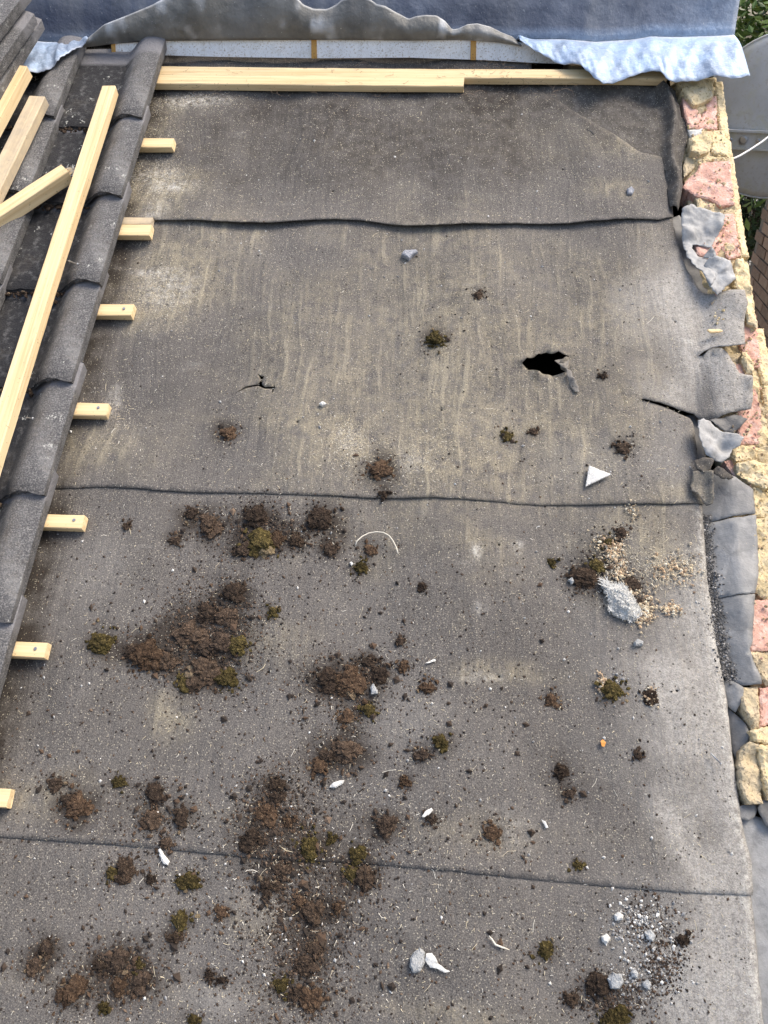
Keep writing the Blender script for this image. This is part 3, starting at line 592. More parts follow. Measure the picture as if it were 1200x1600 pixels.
block('mortar', [(1172, 808), (1215, 807), (1222, 934), (1196, 936), (1178, 920), (1182, 880), (1178, 845)], .004, .07, MORTAR, (.006, 34), .008)
block('brick', [(1174, 938), (1196, 937), (1224, 940), (1228, 1016), (1172, 1017), (1174, 980)], .0)
block('mortar', [(1168, 1018), (1230, 1018), (1232, 1070), (1198, 1072), (1186, 1050)], -.004, .06, MORTAR_GREY, (.008, 30), .008)
block('mortar', [(1160, 1072), (1186, 1072), (1188, 1136), (1178, 1142), (1168, 1122), (1160, 1100)], .006, .07, MORTAR_GREY, (.006, 30), .012)
block('brick', [(1188, 1074), (1232, 1072), (1234, 1128), (1200, 1132), (1189, 1136)], .0)
block('mortar', [(1172, 1142), (1200, 1134), (1236, 1130), (1238, 1160), (1200, 1163), (1178, 1158)], .012, .07, MORTAR, (.006, 40), .010)
block('mortar', [(1160, 1172), (1172, 1158), (1184, 1162), (1194, 1220), (1192, 1256), (1168, 1256), (1156, 1222)], .008, .07, MORTAR_GREY, (.010, 30), .016)
block('mortar', [(1186, 1164), (1240, 1162), (1244, 1248), (1202, 1250), (1195, 1222)], .016, .07, MORTAR, (.008, 40), .010)
# bedding mortar along the outer face, then plain bricks on down the slope
edge = [(1121, 126), (1126, 165), (1130, 202), (1138, 244), (1144, 285), (1150, 325), (1156, 365), (1163, 400)]
for E_ in (edge[:4], edge[3:6], edge[5:]):
    block('mortar', [(p[0] - 5, p[1]) for p in E_] + [(p[0] + 9, p[1] - .5) for p in E_[::-1]], -.004, .07, MORTAR, (.003, 30), .005)
edge2 = [(1183, 512), (1190, 560), (1196, 600), (1203, 650), (1210, 700)]
for E_ in (edge2[:3], edge2[2:]):
    block('mortar', [(p[0] - 5, p[1]) for p in E_] + [(p[0] + 12, p[1] - .5) for p in E_[::-1]], -.002, .07, MORTAR, (.004, 30), .006)
for i in range(5):
    v1 = -2.14 - i * .225; P_ = [(1.82, v1), (1.94, v1), (1.94, v1 - .21), (1.82, v1 - .21)]
    slab('brick', P_, -.004, .065, BRICK, gw, .012, .006, (.003, 40), (), .0012)
slab('mortar_bed', [(1.80, .40), (1.945, .40), (1.945, -2.2), (1.80, -2.2)], -.010, .04, MORTAR, gw, .012, .003, (.012, 30), (), .001, hfun=lambda V: -.030 * np.clip((1.845 - V[:, 0]) / .045, 0, 1))
core, cf = box_vf((1.80, -3.15, -.30), (1.935, .62, -.055)); mesh_obj('mortar_bed', core, cf, MORTAR_GREY, gw, (1.87, -1.3, -.2))

# ------------------------------------------------------------------ loft, house, ground
v_, f_ = [], []
def lobox():
    a, b = U_L - .05, 1.80; c, d = -3.15, .66; z0, z1 = -.9, -.05
    V = [(a, c, z0), (b, c, z0), (b, d, z0), (a, d, z0), (a, c, z1), (b, c, z1), (b, d, z1), (a, d, z1)]
    return np.array(V), [(0, 1, 2, 3), (0, 4, 5, 1), (1, 5, 6, 2), (2, 6, 7, 3), (3, 7, 4, 0)]
V, F = lobox(); loft = mesh_obj('loft', V, F, DARK); loft['kind'] = 'structure'
for i in range(8):
    u0 = -1.35 + i * .45
    if u0 > 1.75: break
    if 1.24 < u0 < 1.5: u0 += .12
    V, F = box_vf((u0 - .022, -3.1, -.14), (u0 + .022, .6, -.016)); mesh_obj('rafter', V, F, PINE_OLD, loft, (u0, -1, -.016))
def world_box(name, lo, hi, mat, kind=None):
    V, F = box_vf(lo, hi); o = mesh_obj(name, V, F, mat, None, ((lo[0] + hi[0]) / 2, (lo[1] + hi[1]) / 2, lo[2]), roof=False)
    if kind: o['kind'] = kind
    return o
def brickwork(name):
    t = NT(name, .9, .25); b = t.n('ShaderNodeTexBrick'); t.l(t.co((1, 1, 1), (math.radians(90), 0, 0)), b.inputs['Vector'])
    b.inputs['Scale'].default_value = 1; b.inputs['Brick Width'].default_value = .225; b.inputs['Row Height'].default_value = .075; b.inputs['Mortar Size'].default_value = .01
    b.inputs['Color1'].default_value = (.36, .19, .13, 1); b.inputs['Color2'].default_value = (.44, .25, .18, 1); b.inputs['Mortar'].default_value = (.42, .36, .26, 1)
    t.base(b.outputs[0]); t.bump(t.noise(120, 4, .6), .003, .6); return t.m
hw = world_box('house_walls', (U_L - .1, -2.55, 0), (1.93, 4.5, 4.05), brickwork('house_brick')); tag(hw, 'brick walls of the house below the roof', 'house')
GROUND = mat_rough('paving', [(.16, .15, .135), (.24, .225, .20), (.12, .115, .10)], 1.2, .01, (.32, .3, .27), fine=60)
V = np.array([(-250, -250, 0), (250, -250, 0), (250, 250, 0), (-250, 250, 0)]); o = mesh_obj('ground', V, [(0, 1, 2, 3)], GROUND, roof=False); o['kind'] = 'structure'

# ------------------------------------------------------------------ roof tiles
def tile_mesh():
    prof = []                                      # across the tile: pan, rising roll, square right edge
    for x in np.linspace(-.325, -.142, 10): prof.append((x, .0015 * math.sin((x + .325) * 20)))
    for a in np.linspace(0, 1, 15)[1:]:
        x = -.142 + .140 * a; prof.append((x, .048 * math.sin(min(1, a * 1.7) * math.pi / 2) ** 1.5 - (.009 * max(0, (a - .68) / .32) ** 2)))
    top = np.array(prof); n = len(top); L = .42; T = .014; K = 22
    rows = []
    for j in range(K):
        y = L * j / (K - 1); rows.append(y)
    V = []; col = []
    for y in rows:
        for x, z in top:
            e = .0
            if y == 0: e = -.004
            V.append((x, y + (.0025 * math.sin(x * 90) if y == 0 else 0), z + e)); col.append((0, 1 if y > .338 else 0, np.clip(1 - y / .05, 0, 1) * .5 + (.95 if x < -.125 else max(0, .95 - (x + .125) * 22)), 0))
    F = [(j * n + i, j * n + i + 1, (j + 1) * n + i + 1, (j + 1) * n + i) for j in range(K - 1) for i in range(n - 1)]
    b = len(V)
    for y in rows:
        for x, z in top:
            V.append((x - (.003 if x > -.0025 else 0), y, z - T - (.020 if x > -.0025 else 0))); col.append((0, .5 if y > .338 else 0, .3, 0))
    F += [(b + j * n + i, b + (j + 1) * n + i, b + (j + 1) * n + i + 1, b + j * n + i + 1) for j in range(K - 1) for i in range(n - 1)]
    for j in range(K - 1):
        i = n - 1; F.append((j * n + i, b + j * n + i, b + (j + 1) * n + i, (j + 1) * n + i)); i = 0; F.append((j * n + i, (j + 1) * n + i, b + (j + 1) * n + i, b + j * n + i))
    for i in range(n - 1):
        F.append((i, b + i, b + i + 1, i + 1)); j = K - 1; F.append((j * n + i, j * n + i + 1, b + j * n + i + 1, b + j * n + i))
    V = np.array(V); nz = n2(V[:, 0], V[:, 1], 60, 2); V[:, 2] += .0009 * nz
    m = V[:, 1] < .012; V[m, 1] += .006 * n2(V[m, 0], V[m, 2], 110, 4)
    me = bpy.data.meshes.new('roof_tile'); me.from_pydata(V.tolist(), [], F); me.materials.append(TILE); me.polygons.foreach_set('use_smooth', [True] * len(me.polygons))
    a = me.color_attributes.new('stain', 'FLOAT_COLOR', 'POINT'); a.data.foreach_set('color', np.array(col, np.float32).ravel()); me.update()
    me.set_sharp_from_angle(angle=math.radians(40)) if hasattr(me, 'set_sharp_from_angle') else None
    return me
G = .345
TM = tile_mesh()
tr = thing('tiled_roof', 'dark weathered rolled concrete tiles still laid on the left of the roof', 'tiled roof', (0, 0, 0))
TAIL0 = .065
H_TAIL, H_HEAD = .058, .030
lean = -math.atan2(H_TAIL - H_HEAD, .42)
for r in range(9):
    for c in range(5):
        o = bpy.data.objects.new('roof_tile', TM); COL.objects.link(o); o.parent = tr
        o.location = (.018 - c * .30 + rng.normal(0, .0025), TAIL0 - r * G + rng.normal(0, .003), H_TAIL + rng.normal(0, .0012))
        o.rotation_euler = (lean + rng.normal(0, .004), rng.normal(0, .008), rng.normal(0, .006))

# loose tiles piled at the far left
for i, (x, y, h, rz, lab) in enumerate([(34, 74, .16, -.12, 'grey loose roof tile lying nearest the lead at the far left'), (14, 66, .21, -.16, 'speckled loose roof tile piled behind the long battens at far left'), (3, 20, .26, -.20, 'topmost loose roof tile of the pile in the top left corner')]):
    u, v = at(x, y, h); o = bpy.data.objects.new('loose_tile', TM); COL.objects.link(o)
    o.matrix_world = M @ Matrix.Translation((u, v - .30, h)) @ Matrix.Rotation(rz, 4, 'Z') @ Matrix.Rotation(-.05, 4, 'X'); tag(o, lab, 'roof tile', 'loose tiles piled on the roof')

# ------------------------------------------------------------------ battens
def batten(name, p0, p1, width, thick, mat, parent=None, label=None, cat='batten', group=None, splinter=False, seed=0):
    """a sawn batten between two points of its top face's centre line (roof coordinates)"""
    p0 = Vector(p0); p1 = Vector(p1); x = (p1 - p0); L = x.length; x.normalize(); n = Vector((0, 0, 1)); y = n.cross(x).normalized(); z = x.cross(y)
    w = width / 2; c = .0022; K = max(4, int(L / .06)); r = np.random.default_rng(seed)
    sec = [(-w + c, 0), (w - c, 0), (w, -c), (w, -thick + c), (w - c, -thick), (-w + c, -thick), (-w, -thick + c), (-w, -c)]
    V = []; ph = r.uniform(0, 6)
    for i in range(K + 1):
        s = L * i / K; bow = .002 * math.sin(s * 3 + ph) * min(1, L)
        for a, b in sec: V.append((s + (r.normal(0, .0012) if i in (0, K) else 0), a + bow + r.normal(0, .0003), b + r.normal(0, .0003)))
    F = []
    for i in range(K):
        for j in range(8): F.append((i * 8 + j, (i + 1) * 8 + j, (i + 1) * 8 + (j + 1) % 8, i * 8 + (j + 1) % 8))
    F.append(tuple(range(8))); F.append(tuple(K * 8 + 7 - j for j in range(8)))
    if splinter:
        for q in range(16):
            a = r.uniform(-w * .9, w * .5); b = r.uniform(-thick * .9, 0); l = r.uniform(.008, .035); e = r.uniform(.0008, .002); k = len(V)
            V += [(L - .01, a - e, b - e), (L - .01, a + e, b - e), (L - .01, a, b + e), (L + l, a + r.normal(0, .003), b + r.normal(0, .002))]
            F += [(k, k + 1, k + 3), (k + 1, k + 2, k + 3), (k + 2, k, k + 3)]
    me = bpy.data.meshes.new(name); me.from_pydata(V, [], F); me.materials.append(mat); me.update()
    o = bpy.data.objects.new(name, me); COL.objects.link(o)
    mm = Matrix(((x.x, y.x, z.x, p0.x), (x.y, y.y, z.y, p0.y), (x.z, y.z, z.z, p0.z), (0, 0, 0, 1)))
    o.matrix_world = M @ mm; o['o'] = (0.0, 0.0, 0.0)
    if label: tag(o, label, cat, group)
    return o
def nail_part(parent_o, s, a, lift=.001):       # a clout nail head in a batten's top face
    V, F = tube_vf([(s, a, -.004), (s, a, lift + .001), (s, a, lift + .002)], [.0018, .0046, .0038], 8)
    me = bpy.data.meshes.new('nail'); me.from_pydata(V.tolist(), [], F); me.materials.append(METAL); me.update()
    o = bpy.data.objects.new('nail', me); COL.objects.link(o); o.parent = parent_o; return o
stub = [(273, 215, 241, 'first'), (238, 350, 381, ''), (210, 474, 502, ''), (171, 628, 657, ''), (134, 803, 832, ''), (75, 1003, 1033, ''), (17, 1233, 1266, '')]
words = ['highest sawn batten stub poking out from the tiles beside the pale dusty felt', 'batten stub with a second offcut nailed behind it at the first felt lap', 'sawn batten stub poking out from under the third tile edge from the top', 'sawn batten stub level with the small crack in the felt',
         'sawn batten stub just below the second felt lap', 'sawn batten stub left of the olive and brown moss heap', 'lowest batten stub cut off by the left edge of the photo']
BT = .027
for i, (x, y0, y1, _) in enumerate(stub):
    ht = BT + .002; ue, _v = at(x - 4, (y0 + y1) / 2, ht); va = at(x - 4, y0 + 1, ht)[1]; vb = at(x - 4, y1, .004)[1]; wd = min(.046, max(.034, va - vb - .002)); vc = va - wd / 2
    o = batten('batten', (-1.5, vc - .01, ht), (ue, vc, ht), wd, BT - .004, PINE, label=words[i], group='battens under the tiles', seed=i)
    L = math.hypot(ue + 1.5, .01)
    if i in (2, 3, 4, 5, 6): nail_part(o, L - .026, .003)
    if i == 1:
        w2 = thing  # the greyer offcut behind, and its thin upright splinter
        b2 = batten('batten', (-.30, vc + .040, ht - .002), (ue - .003, vc + .041, ht - .002), .030, .02, PINE_OLD, label='short greyed batten offcut behind the stub at the first felt lap', group='battens under the tiles', seed=31)
top1 = at(725, 127, .03)
FY = at(500, 125.5, .03)[1]
batten('batten', (-.35, at(250, 124, .03)[1] + .002, .030), (top1[0], FY - .003, .030), .046, .026, PINE, label='long pale batten in front of the top pair, ending in mid roof', group='battens across the top', seed=11)
GY = at(700, 111, .03)[1]
batten('batten', (-.35, GY + .006, .030), (at(1042, 117, .03)[0], at(1000, 118, .03)[1] + .004, .030), .046, .026, PINE, label='longest batten at the top of the felt, running under the lead skirt', group='battens across the top', seed=12)
LB = 'loose battens lying on the tiles'
def loose(a, b, h0, h1, w, t, mat, lab, seed, sp=False):
    return batten('batten', at3(*a, h0), at3(*b, h1), w, t, mat, label=lab, group=LB, splinter=sp, seed=seed)
o = loose((-130, 1070), (169, 134), .150, .128, .046, .034, PINE, 'longest loose batten lying down the tiles with two bent nails', 21)
loose((-160, 590), (57, 150), .165, .135, .056, .034, PINE_OLD, 'wide loose batten with bark on its right edge, third of the left bundle', 22)
loose((-150, 440), (35, 103), .180, .165, .036, .040, PINE, 'clean square loose batten in the middle of the left bundle', 23)
loose((-170, 380), (14, 96), .180, .165, .036, .036, PINE_OLD, 'greyed loose batten at the far left of the bundle', 24)
loose((-60, 368), (101, 262), .120, .128, .044, .044, PINE, 'short broken batten with a splintered orange end', 25, True)
def nail_free(a, b, h, lab, r=.0017, roofh=None):
    p0 = Vector(at3(*a, h)); p1 = Vector(at3(*b, h + .003)); d = (p1 - p0).normalized()
    V, F = tube_vf([p0, p0 + d * .004, p1 - d * .0022, p1 - d * .002, p1], [r * .3, r, r, r * 2.3, r * 2.1], 8)
    return tag(mesh_obj('nail', V, F, METAL, None, tuple(p0), True), lab, 'nail')
nail_free((106, 407), (122, 413), .12, 'upper bent galvanised nail sticking out of the longest loose batten')
nail_free((40, 652), (52, 654), .12, 'lower galvanised nail sticking out of the longest loose batten')
nail_free((1110, 1176), (1127, 1194), .010, 'galvanised clout nail lying on the pale felt near the verge')

# ------------------------------------------------------------------ white board, lead flashing
UPW = np.array([0, math.sin(PITCH), math.cos(PITCH)])                     # world up in the roof frame
NB = np.array([0, math.cos(PITCH), -math.sin(PITCH)])                     # into the upper wall
base_v = at(500, 92, .012)[1]
bp = (0, base_v, .012)
fb = thing('fascia_board', 'dirty white board under the folded lead with orange joint strips', 'fascia board', bp)
bt = [on_plane(x, y, bp, NB) for x, y in [(175, 68), (240, 65), (350, 64), (500, 63), (640, 62), (760, 63), (830, 70), (970, 97)]]
bb = [on_plane(x, y, bp, NB) for x, y in [(175, 86), (240, 86), (350, 89), (500, 91), (640, 90), (760, 94), (830, 98), (975, 104)]]
def panel(xs0, xs1, name, mat, front=0.0, ext=(.02, .0)):
    t0 = [np.interp([xs0, xs1], [to_px(p)[0] for p in L], [p[0] for p in L]) for L in (bt, bb)]
    V = []; K = 10
    for j, L in ((0, bb), (1, bt)):
        X = np.array([to_px(p)[0] for p in L]); Pp = np.array(L)
        for i in range(K + 1):
            q = xs0 + (xs1 - xs0) * i / K; p = np.array([np.interp(q, X, Pp[:, a]) for a in range(3)]); p = p + UPW * (ext[0] if j else -ext[1]) - NB * front; V.append(p)
    n = K + 1; V = np.array(V); B = V + NB * .018
    F = [(i, i + 1, n + i + 1, n + i) for i in range(K)] + [(2 * n + n + i, 2 * n + n + i + 1, 2 * n + i + 1, 2 * n + i) for i in range(K)]
    F += [(i + 1, i, 2 * n + i, 2 * n + i + 1) for i in range(K)] + [(n + i, n + i + 1, 3 * n + i + 1, 3 * n + i) for i in range(K)]
    F += [(0, n, 3 * n, 2 * n), (K, 2 * n + K, 3 * n + K, n + K)]
    return mesh_obj(name, np.concatenate([V, B]), F, mat, fb, tuple(V.mean(0)))
for a, b in [(172, 241), (249, 487), (495, 735), (744, 968)]: panel(a, b, 'panel', BOARD, ext=(.02 if a < 700 else .004, .0))
ORANGE = mat_rough('orange_wood', [(.42, .24, .07), (.52, .31, .10)], 20, .001, (.2, .12, .05))
for x in (177, 245, 491, 739.5): panel(x - 4.2, x + 4.2, 'joint_strip', ORANGE, .003, (.018, .001))

crease_p = np.array(bp) + NB * .024
LV = np.array([0, math.sin(PITCH + .16), math.cos(PITCH + .16)]); LN = np.array([0, LV[2], -LV[1]])   # apron leaning back a little
lf = thing('lead_flashing', 'blue grey lead flashing with rippled skirt and long folded up flap at the top', 'lead flashing', tuple(crease_p))
def lead_grid(rows, name, mat, ruffle=None, stain=None, flip=False, close=False):
    """rows: list of polylines (3D points in the roof frame), same length"""
    A = np.array(rows); nv, nu = A.shape[:2]; V = A.reshape(-1, 3)
    F = np.array(grid_faces(nu, nv))
    if flip: F = F[:, ::-1]
    o = mesh_obj(name, V, F, mat, lf, tuple(crease_p), True)
    if stain is not None: set_col(o, 'stain', stain(V, nu, nv))
    md = o.modifiers.new('thickness', 'SOLIDIFY'); md.thickness = .0025; md.offset = 0
    return o
def poly_at(L, n, fn):
    X = np.array(L, float); d = np.r_[0, np.cumsum(np.hypot(*np.diff(X, axis=0).T))]; s = np.linspace(0, d[-1], n)
    return [fn(np.interp(a, d, X[:, 0]), np.interp(a, d, X[:, 1])) for a in s]
def by_x(L, xs, fn):
    X = np.array(L, float); return [fn(x, np.interp(x, X[:, 0], X[:, 1])) for x in xs]
CRE = [(-300, 60), (40, 63), (70, 66), (110, 67), (140, 65), (240, 62), (500, 60), (700, 60), (830, 62), (880, 62), (930, 66), (990, 62), (1015, 57), (1060, 58), (1110, 57), (1147, 55)]
xs = np.linspace(-300, 1147, 190)
cre = np.array(by_x(CRE, xs, lambda x, y: on_plane(x, y, crease_p, LN)))
# upper apron: a flat sheet rising from the crease
rows = []; NR = 26
for j in range(NR):
    t = j / (NR - 1) * .55; R_ = cre + LV * t
    R_[:, 0] += (np.clip((xs - 1040) / 107, 0, 1) ** 2) * .0
    R_ = R_ + LN * (.006 * n2(cre[:, 0], np.full(len(xs), t), 3, 4) + .0)[:, None] - LN[None] * (.004 * math.exp(-(t / .02) ** 2))
    rows.append(R_)
def st_up(V, nu, nv):
    u = V[:, 0]; t = np.repeat(np.linspace(0, .55, nv), nu); x = np.tile(xs, nv)
    tan = np.clip(.9 * n2(u, t * .2, 3.5, 2) + .7, 0, 1); wear_or_sky = np.clip(1 - (t - .008) / .035, 0, 1) * .6 + np.clip((x - 1000) / 120, 0, 1) * .30  # sky blue painted along the crease, worn paler at the right
    damp = np.clip(.95 - np.abs(t - .07) / .16, 0, 1) * np.clip((980 - x) / 260, .05, 1) * 1.1 * np.clip(.75 + n2(u, t * .3, 5, 12), .2, 1)  # dark reflection painted as a band above the crease
    return np.stack([tan, np.clip(wear_or_sky, 0, 1), np.clip(damp, 0, 1), np.clip((x - 1120) / 30, 0, 1) * .4], 1)
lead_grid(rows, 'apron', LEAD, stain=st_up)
# skirts
def skirt(top_px, bot_px, n, hb, name, right_flare=0, seed=1, wear_or_sky=.95):
    T = poly_at(top_px, n, lambda x, y: on_plane(x, y, crease_p - LN * .004, LN)); B = poly_at(bot_px, n, lambda x, y: at3(x, y, hb(x)))
    rows = []; K = 12
    for j in range(K + 1):
        s = j / K; r = []
        for i in range(n):
            a, b = np.array(T[i]), np.array(B[i]); p = a * (1 - s) + b * s
            wv = math.sin(i / n * 22 + seed) * .012 * s + math.sin(i / n * 51 + seed * 2) * .005 * s - .010 * abs(math.sin(i / n * 33 + s * 4 + seed)) * math.sin(s * 3.1) + .006 * abs(math.sin(i / n * 71 - s * 5))* s
            p[2] += .020 * math.sin(s * math.pi) * (1 - .3 * s) + wv * .8; p[1] -= wv * .3
            r.append(p)
        rows.append(r)
    def st(V, nu, nv):
        s = np.repeat(np.linspace(0, 1, nv), nu); z = np.zeros(len(V))
        return np.stack([z, np.clip(wear_or_sky - .25 * s + .3 * n2(V[:, 0], V[:, 1], 20, 3), 0, 1), z, np.clip(np.exp(-(s / .07) ** 2) * .9 + np.exp(-((1 - s) / .05) ** 2) * .35, 0, 1)], 1)  # skirt carries the painted sky blue; pale lines at crease and hem
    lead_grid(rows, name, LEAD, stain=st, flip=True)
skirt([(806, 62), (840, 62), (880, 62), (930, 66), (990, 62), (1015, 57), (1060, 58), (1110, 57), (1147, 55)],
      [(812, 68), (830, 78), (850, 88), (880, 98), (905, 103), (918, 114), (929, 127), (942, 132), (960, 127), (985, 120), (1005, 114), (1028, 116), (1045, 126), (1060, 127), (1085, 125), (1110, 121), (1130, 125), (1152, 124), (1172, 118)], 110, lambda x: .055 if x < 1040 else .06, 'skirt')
skirt([(-60, 62), (40, 63), (70, 66), (110, 67), (138, 65)], [(-70, 112), (30, 116), (52, 113), (75, 108), (95, 98), (104, 86), (118, 74), (140, 64)], 60, lambda x: .10, 'skirt', seed=4, wear_or_sky=.7)
# the long flap folded up, its dull underside towards us
FB = [(104, 88), (130, 74), (180, 68), (240, 64), (340, 63), (500, 62), (650, 63), (720, 62), (780, 66), (814, 72)]
FT = [(103, 87), (120, 74), (140, 58), (165, 38), (200, 24), (240, 7), (262, -6), (330, -22), (420, -18), (462, -8), (474, 7), (490, 14), (510, 15), (525, 8), (536, -2), (560, -8), (578, -2), (588, 6), (602, 9), (620, 20), (638, 30), (650, 26), (665, 24), (682, 25), (695, 33), (706, 46), (715, 45), (730, 38), (746, 37), (765, 42), (785, 52), (800, 58), (815, 71)]
fx = np.linspace(104, 814.5, 240); FD = np.array([0, math.sin(PITCH - .10), math.cos(PITCH - .10)]); FN = np.array([0, FD[2], -FD[1]]); fp = np.array(bp) - NB * .003 + UPW * .002
rows = []; K = 14
Bp = np.array(by_x(FB, fx, lambda x, y: on_plane(x, y, fp, FN))); Tp = np.array(by_x(FT, fx, lambda x, y: on_plane(x, y, fp, FN)))
for j in range(K + 1):
    s = j / K; q = Bp * (1 - s) + Tp * s
    d = (.016 * n2(Bp[:, 0], np.full(len(fx), s * .05), 8, 6) + .012 * np.sin(fx * .045)) * s + .016 * math.sin(s * math.pi)
    rows.append(q - FN * d[:, None])
def st_fl(V, nu, nv):
    s = np.repeat(np.linspace(0, 1, nv), nu); z = np.zeros(len(V))
    return np.stack([np.clip(.5 * n2(V[:, 0], V[:, 2], 9, 2) + .25, 0, 1), z, np.clip(.3 * n2(V[:, 0], V[:, 2], 6, 7), 0, 1), np.clip((s - .93) / .06, 0, 1) * .45 + np.clip(n2(V[:, 0], V[:, 2], 18, 9) - .55, 0, 1) * .8], 1)
lead_grid(rows, 'folded_flap', LEAD_UNDER, stain=st_fl)
# wall of the dormer that the lead is dressed against
dv = [np.array([u, 0, 0]) + crease_p * [0, 1, 1] + LN * .03 + LV * t for t in (.10, .55) for u in (-1.6, 1.93)]
dq = [p + NB * 1.2 for p in dv]
tag(mesh_obj('dormer_wall', np.array(dv + dq), [(0, 1, 3, 2), (5, 4, 6, 7), (1, 5, 7, 3), (4, 0, 2, 6), (2, 3, 7, 6), (0, 4, 5, 1)], plain('dormer', (.3, .29, .27)), None, tuple(dv[0])), 'low upper wall behind the lead flashing', 'wall')

# ------------------------------------------------------------------ moss and loose debris
MOSSM = {'d': mat_moss('dark_moss', (.026, .020, .016), (.064, .045, .033), (.110, .080, .056)),
         'r': mat_moss('rusty_moss', (.044, .029, .020), (.098, .063, .040), (.16, .108, .068)),
         'b': mat_moss('brown_moss', (.034, .025, .019), (.082, .057, .040), (.14, .100, .070)),
         'o': mat_moss('olive_moss', (.034, .026, .013), (.078, .062, .022), (.15, .115, .045))}
CW = {'d': 'blackish brown', 'r': 'rusty brown', 'b': 'brown', 'o': 'olive brown'}
LAND = [((850, 567), 'black hole'), ((410, 600), 'small crack'), ((933, 742), 'white triangular chip'), ((590, 845), 'curved pale string'), ((970, 940), 'white insulation tuft'), ((942, 1161), 'orange leaf'), ((1118, 1185), 'loose nail'), ((655, 1502), 'grey pebble and paint flake'),
        ((527, 1225), 'white oval seed'), ((258, 1338), 'white bone-like splinter'), ((638, 396), 'grey slate shard'), ((135, 818), 'batten stub below the second lap'), ((75, 1018), 'batten stub beside the olive moss'), ((17, 1250), 'lowest batten stub'), ((963, 1534), 'pale grey rock'), ((585, 1077), 'pale pointed shard'), ((360, 1340), 'third felt lap at its left'), ((700, 1361), 'middle of the third felt lap'),
        ((171, 642), 'batten stub level with the crack'), ((500, 775), 'middle of the second felt lap'), ((1010, 1460), 'cluster of pale gravel')]
used = set()
def rel(x, y, L):
    dx, dy = x - L[0][0], y - L[0][1]
    if abs(dx) > 2.2 * abs(dy): return ('right of the ' if dx > 0 else 'left of the ') + L[1]
    if abs(dy) > 2.2 * abs(dx): return ('below the ' if dy > 0 else 'above the ') + L[1]
    return ('below' if dy > 0 else 'above') + ' and ' + ('right of the ' if dx > 0 else 'left of the ') + L[1]
def moss_label(x, y, r, t):
    sz = 'large' if r >= 20 else 'small' if r < 12 else 'middling'
    o = sorted(LAND, key=lambda L: (L[0][0] - x) ** 2 + (L[0][1] - y) ** 2)
    near = [m for m in MOSS if m[:2] != (x, y) and math.hypot(m[0] - x, m[1] - y) < m[2] + r + 14]
    big = max(near, key=lambda m: m[2]) if near else None
    dist = math.hypot(o[0][0][0] - x, o[0][0][1] - y)
    far = 'close ' if dist < 55 else '' if dist < 130 else 'far '
    cands = [f'{sz} {CW[t]} moss clump {far}{rel(x, y, o[0])}']
    for m in near[:4]:
        pos = rel(x, y, ((m[0], m[1]), f'{CW[m[3]]} one')); cands.append(f'{sz} {CW[t]} moss clump {far}{rel(x, y, o[0])}, {pos}')
    for L in o[1:7]: cands.append(f'{sz} {CW[t]} moss clump {far}{rel(x, y, o[0])}, {rel(x, y, L)}')
    for c in cands:
        if c not in used and len(c.split()) <= 16: used.add(c); return c
    for c in cands:
        c = c.replace('moss clump', 'moss').replace('middling ', '').replace('blackish ', 'black '); 
        if c not in used and len(c.split()) <= 16: used.add(c); return c
    return ' '.join(cands[0].split()[:16])
def clump(r, seed, fuzz=1.0):
    g = np.random.default_rng(seed); B = Bag(); nb = 2 + int(r > .014) + int(r > .022) * 2 + int(r > .034) * 2
    for q in range(nb):
        V, F = ICO[4 if r > .022 and q == 0 else 3]; V = V.copy(); rr = r * (.74 if q == 0 else g.uniform(.28, .58))
        d = 1 + .42 * fbm(V * 1.3 + seed * 3.1 + q * 7, seed % 97, 3) + .26 * fbm(V * 5.0 + seed, seed % 89, 4)
        V = V * d[:, None] * rr * np.array([g.uniform(.85, 1.25), g.uniform(.75, 1.1), .52])
        a = g.uniform(0, 6.28); off_ = 0 if q == 0 else r * g.uniform(.45, .85)
        V += [off_ * math.cos(a), off_ * math.sin(a), rr * .28]; V[:, 2] = np.maximum(V[:, 2], -.002); B.add(V, F)
        base = V[g.integers(0, len(V), int(60 * fuzz * (1 if q == 0 else .4)))]
        for p in base:                       # stalks and leaflets standing off the surface
            dr = p / (np.linalg.norm(p) + 1e-6) + g.normal(0, .6, 3); dr[2] = abs(dr[2]) * .8; l = g.uniform(.002, .0045); s = g.normal(0, .0009, 3)
            B.add([p - s, p + s, p + dr * l], [(0, 1, 2)])
    for q in range(int(60 * max(.4, r / .03))):      # crumbs broken off round it
        V, F = ICO[1]; a = g.uniform(0, 6.28); d = r * abs(g.normal(1.0, .42)); e = .0009 + .0045 * g.uniform() ** 2 * (1 + r * 8)
        p = np.array([d * math.cos(a), d * math.sin(a), e * .4]); B.add(V * e * g.uniform(.6, 1.2, 3) * (1 + .3 * g.normal(0, 1, (len(V), 1))) + p, F)
    return B.get()
for i, (x, y, r, t) in enumerate(MOSS):
    u, v = at(x, y, .01); sc = (at(x + 10, y)[0] - at(x - 10, y)[0]) / 20; R = r * sc * .86
    V, F = clump(R, 100 + i); h = float(vis_h([u], [v])[0])
    tag(mesh_obj('moss_clump', V + [u, v, h - R * .05], F, MOSSM[t], None, (u, v, h)), moss_label(x, y, r, t), 'moss', 'moss clumps on the felt')

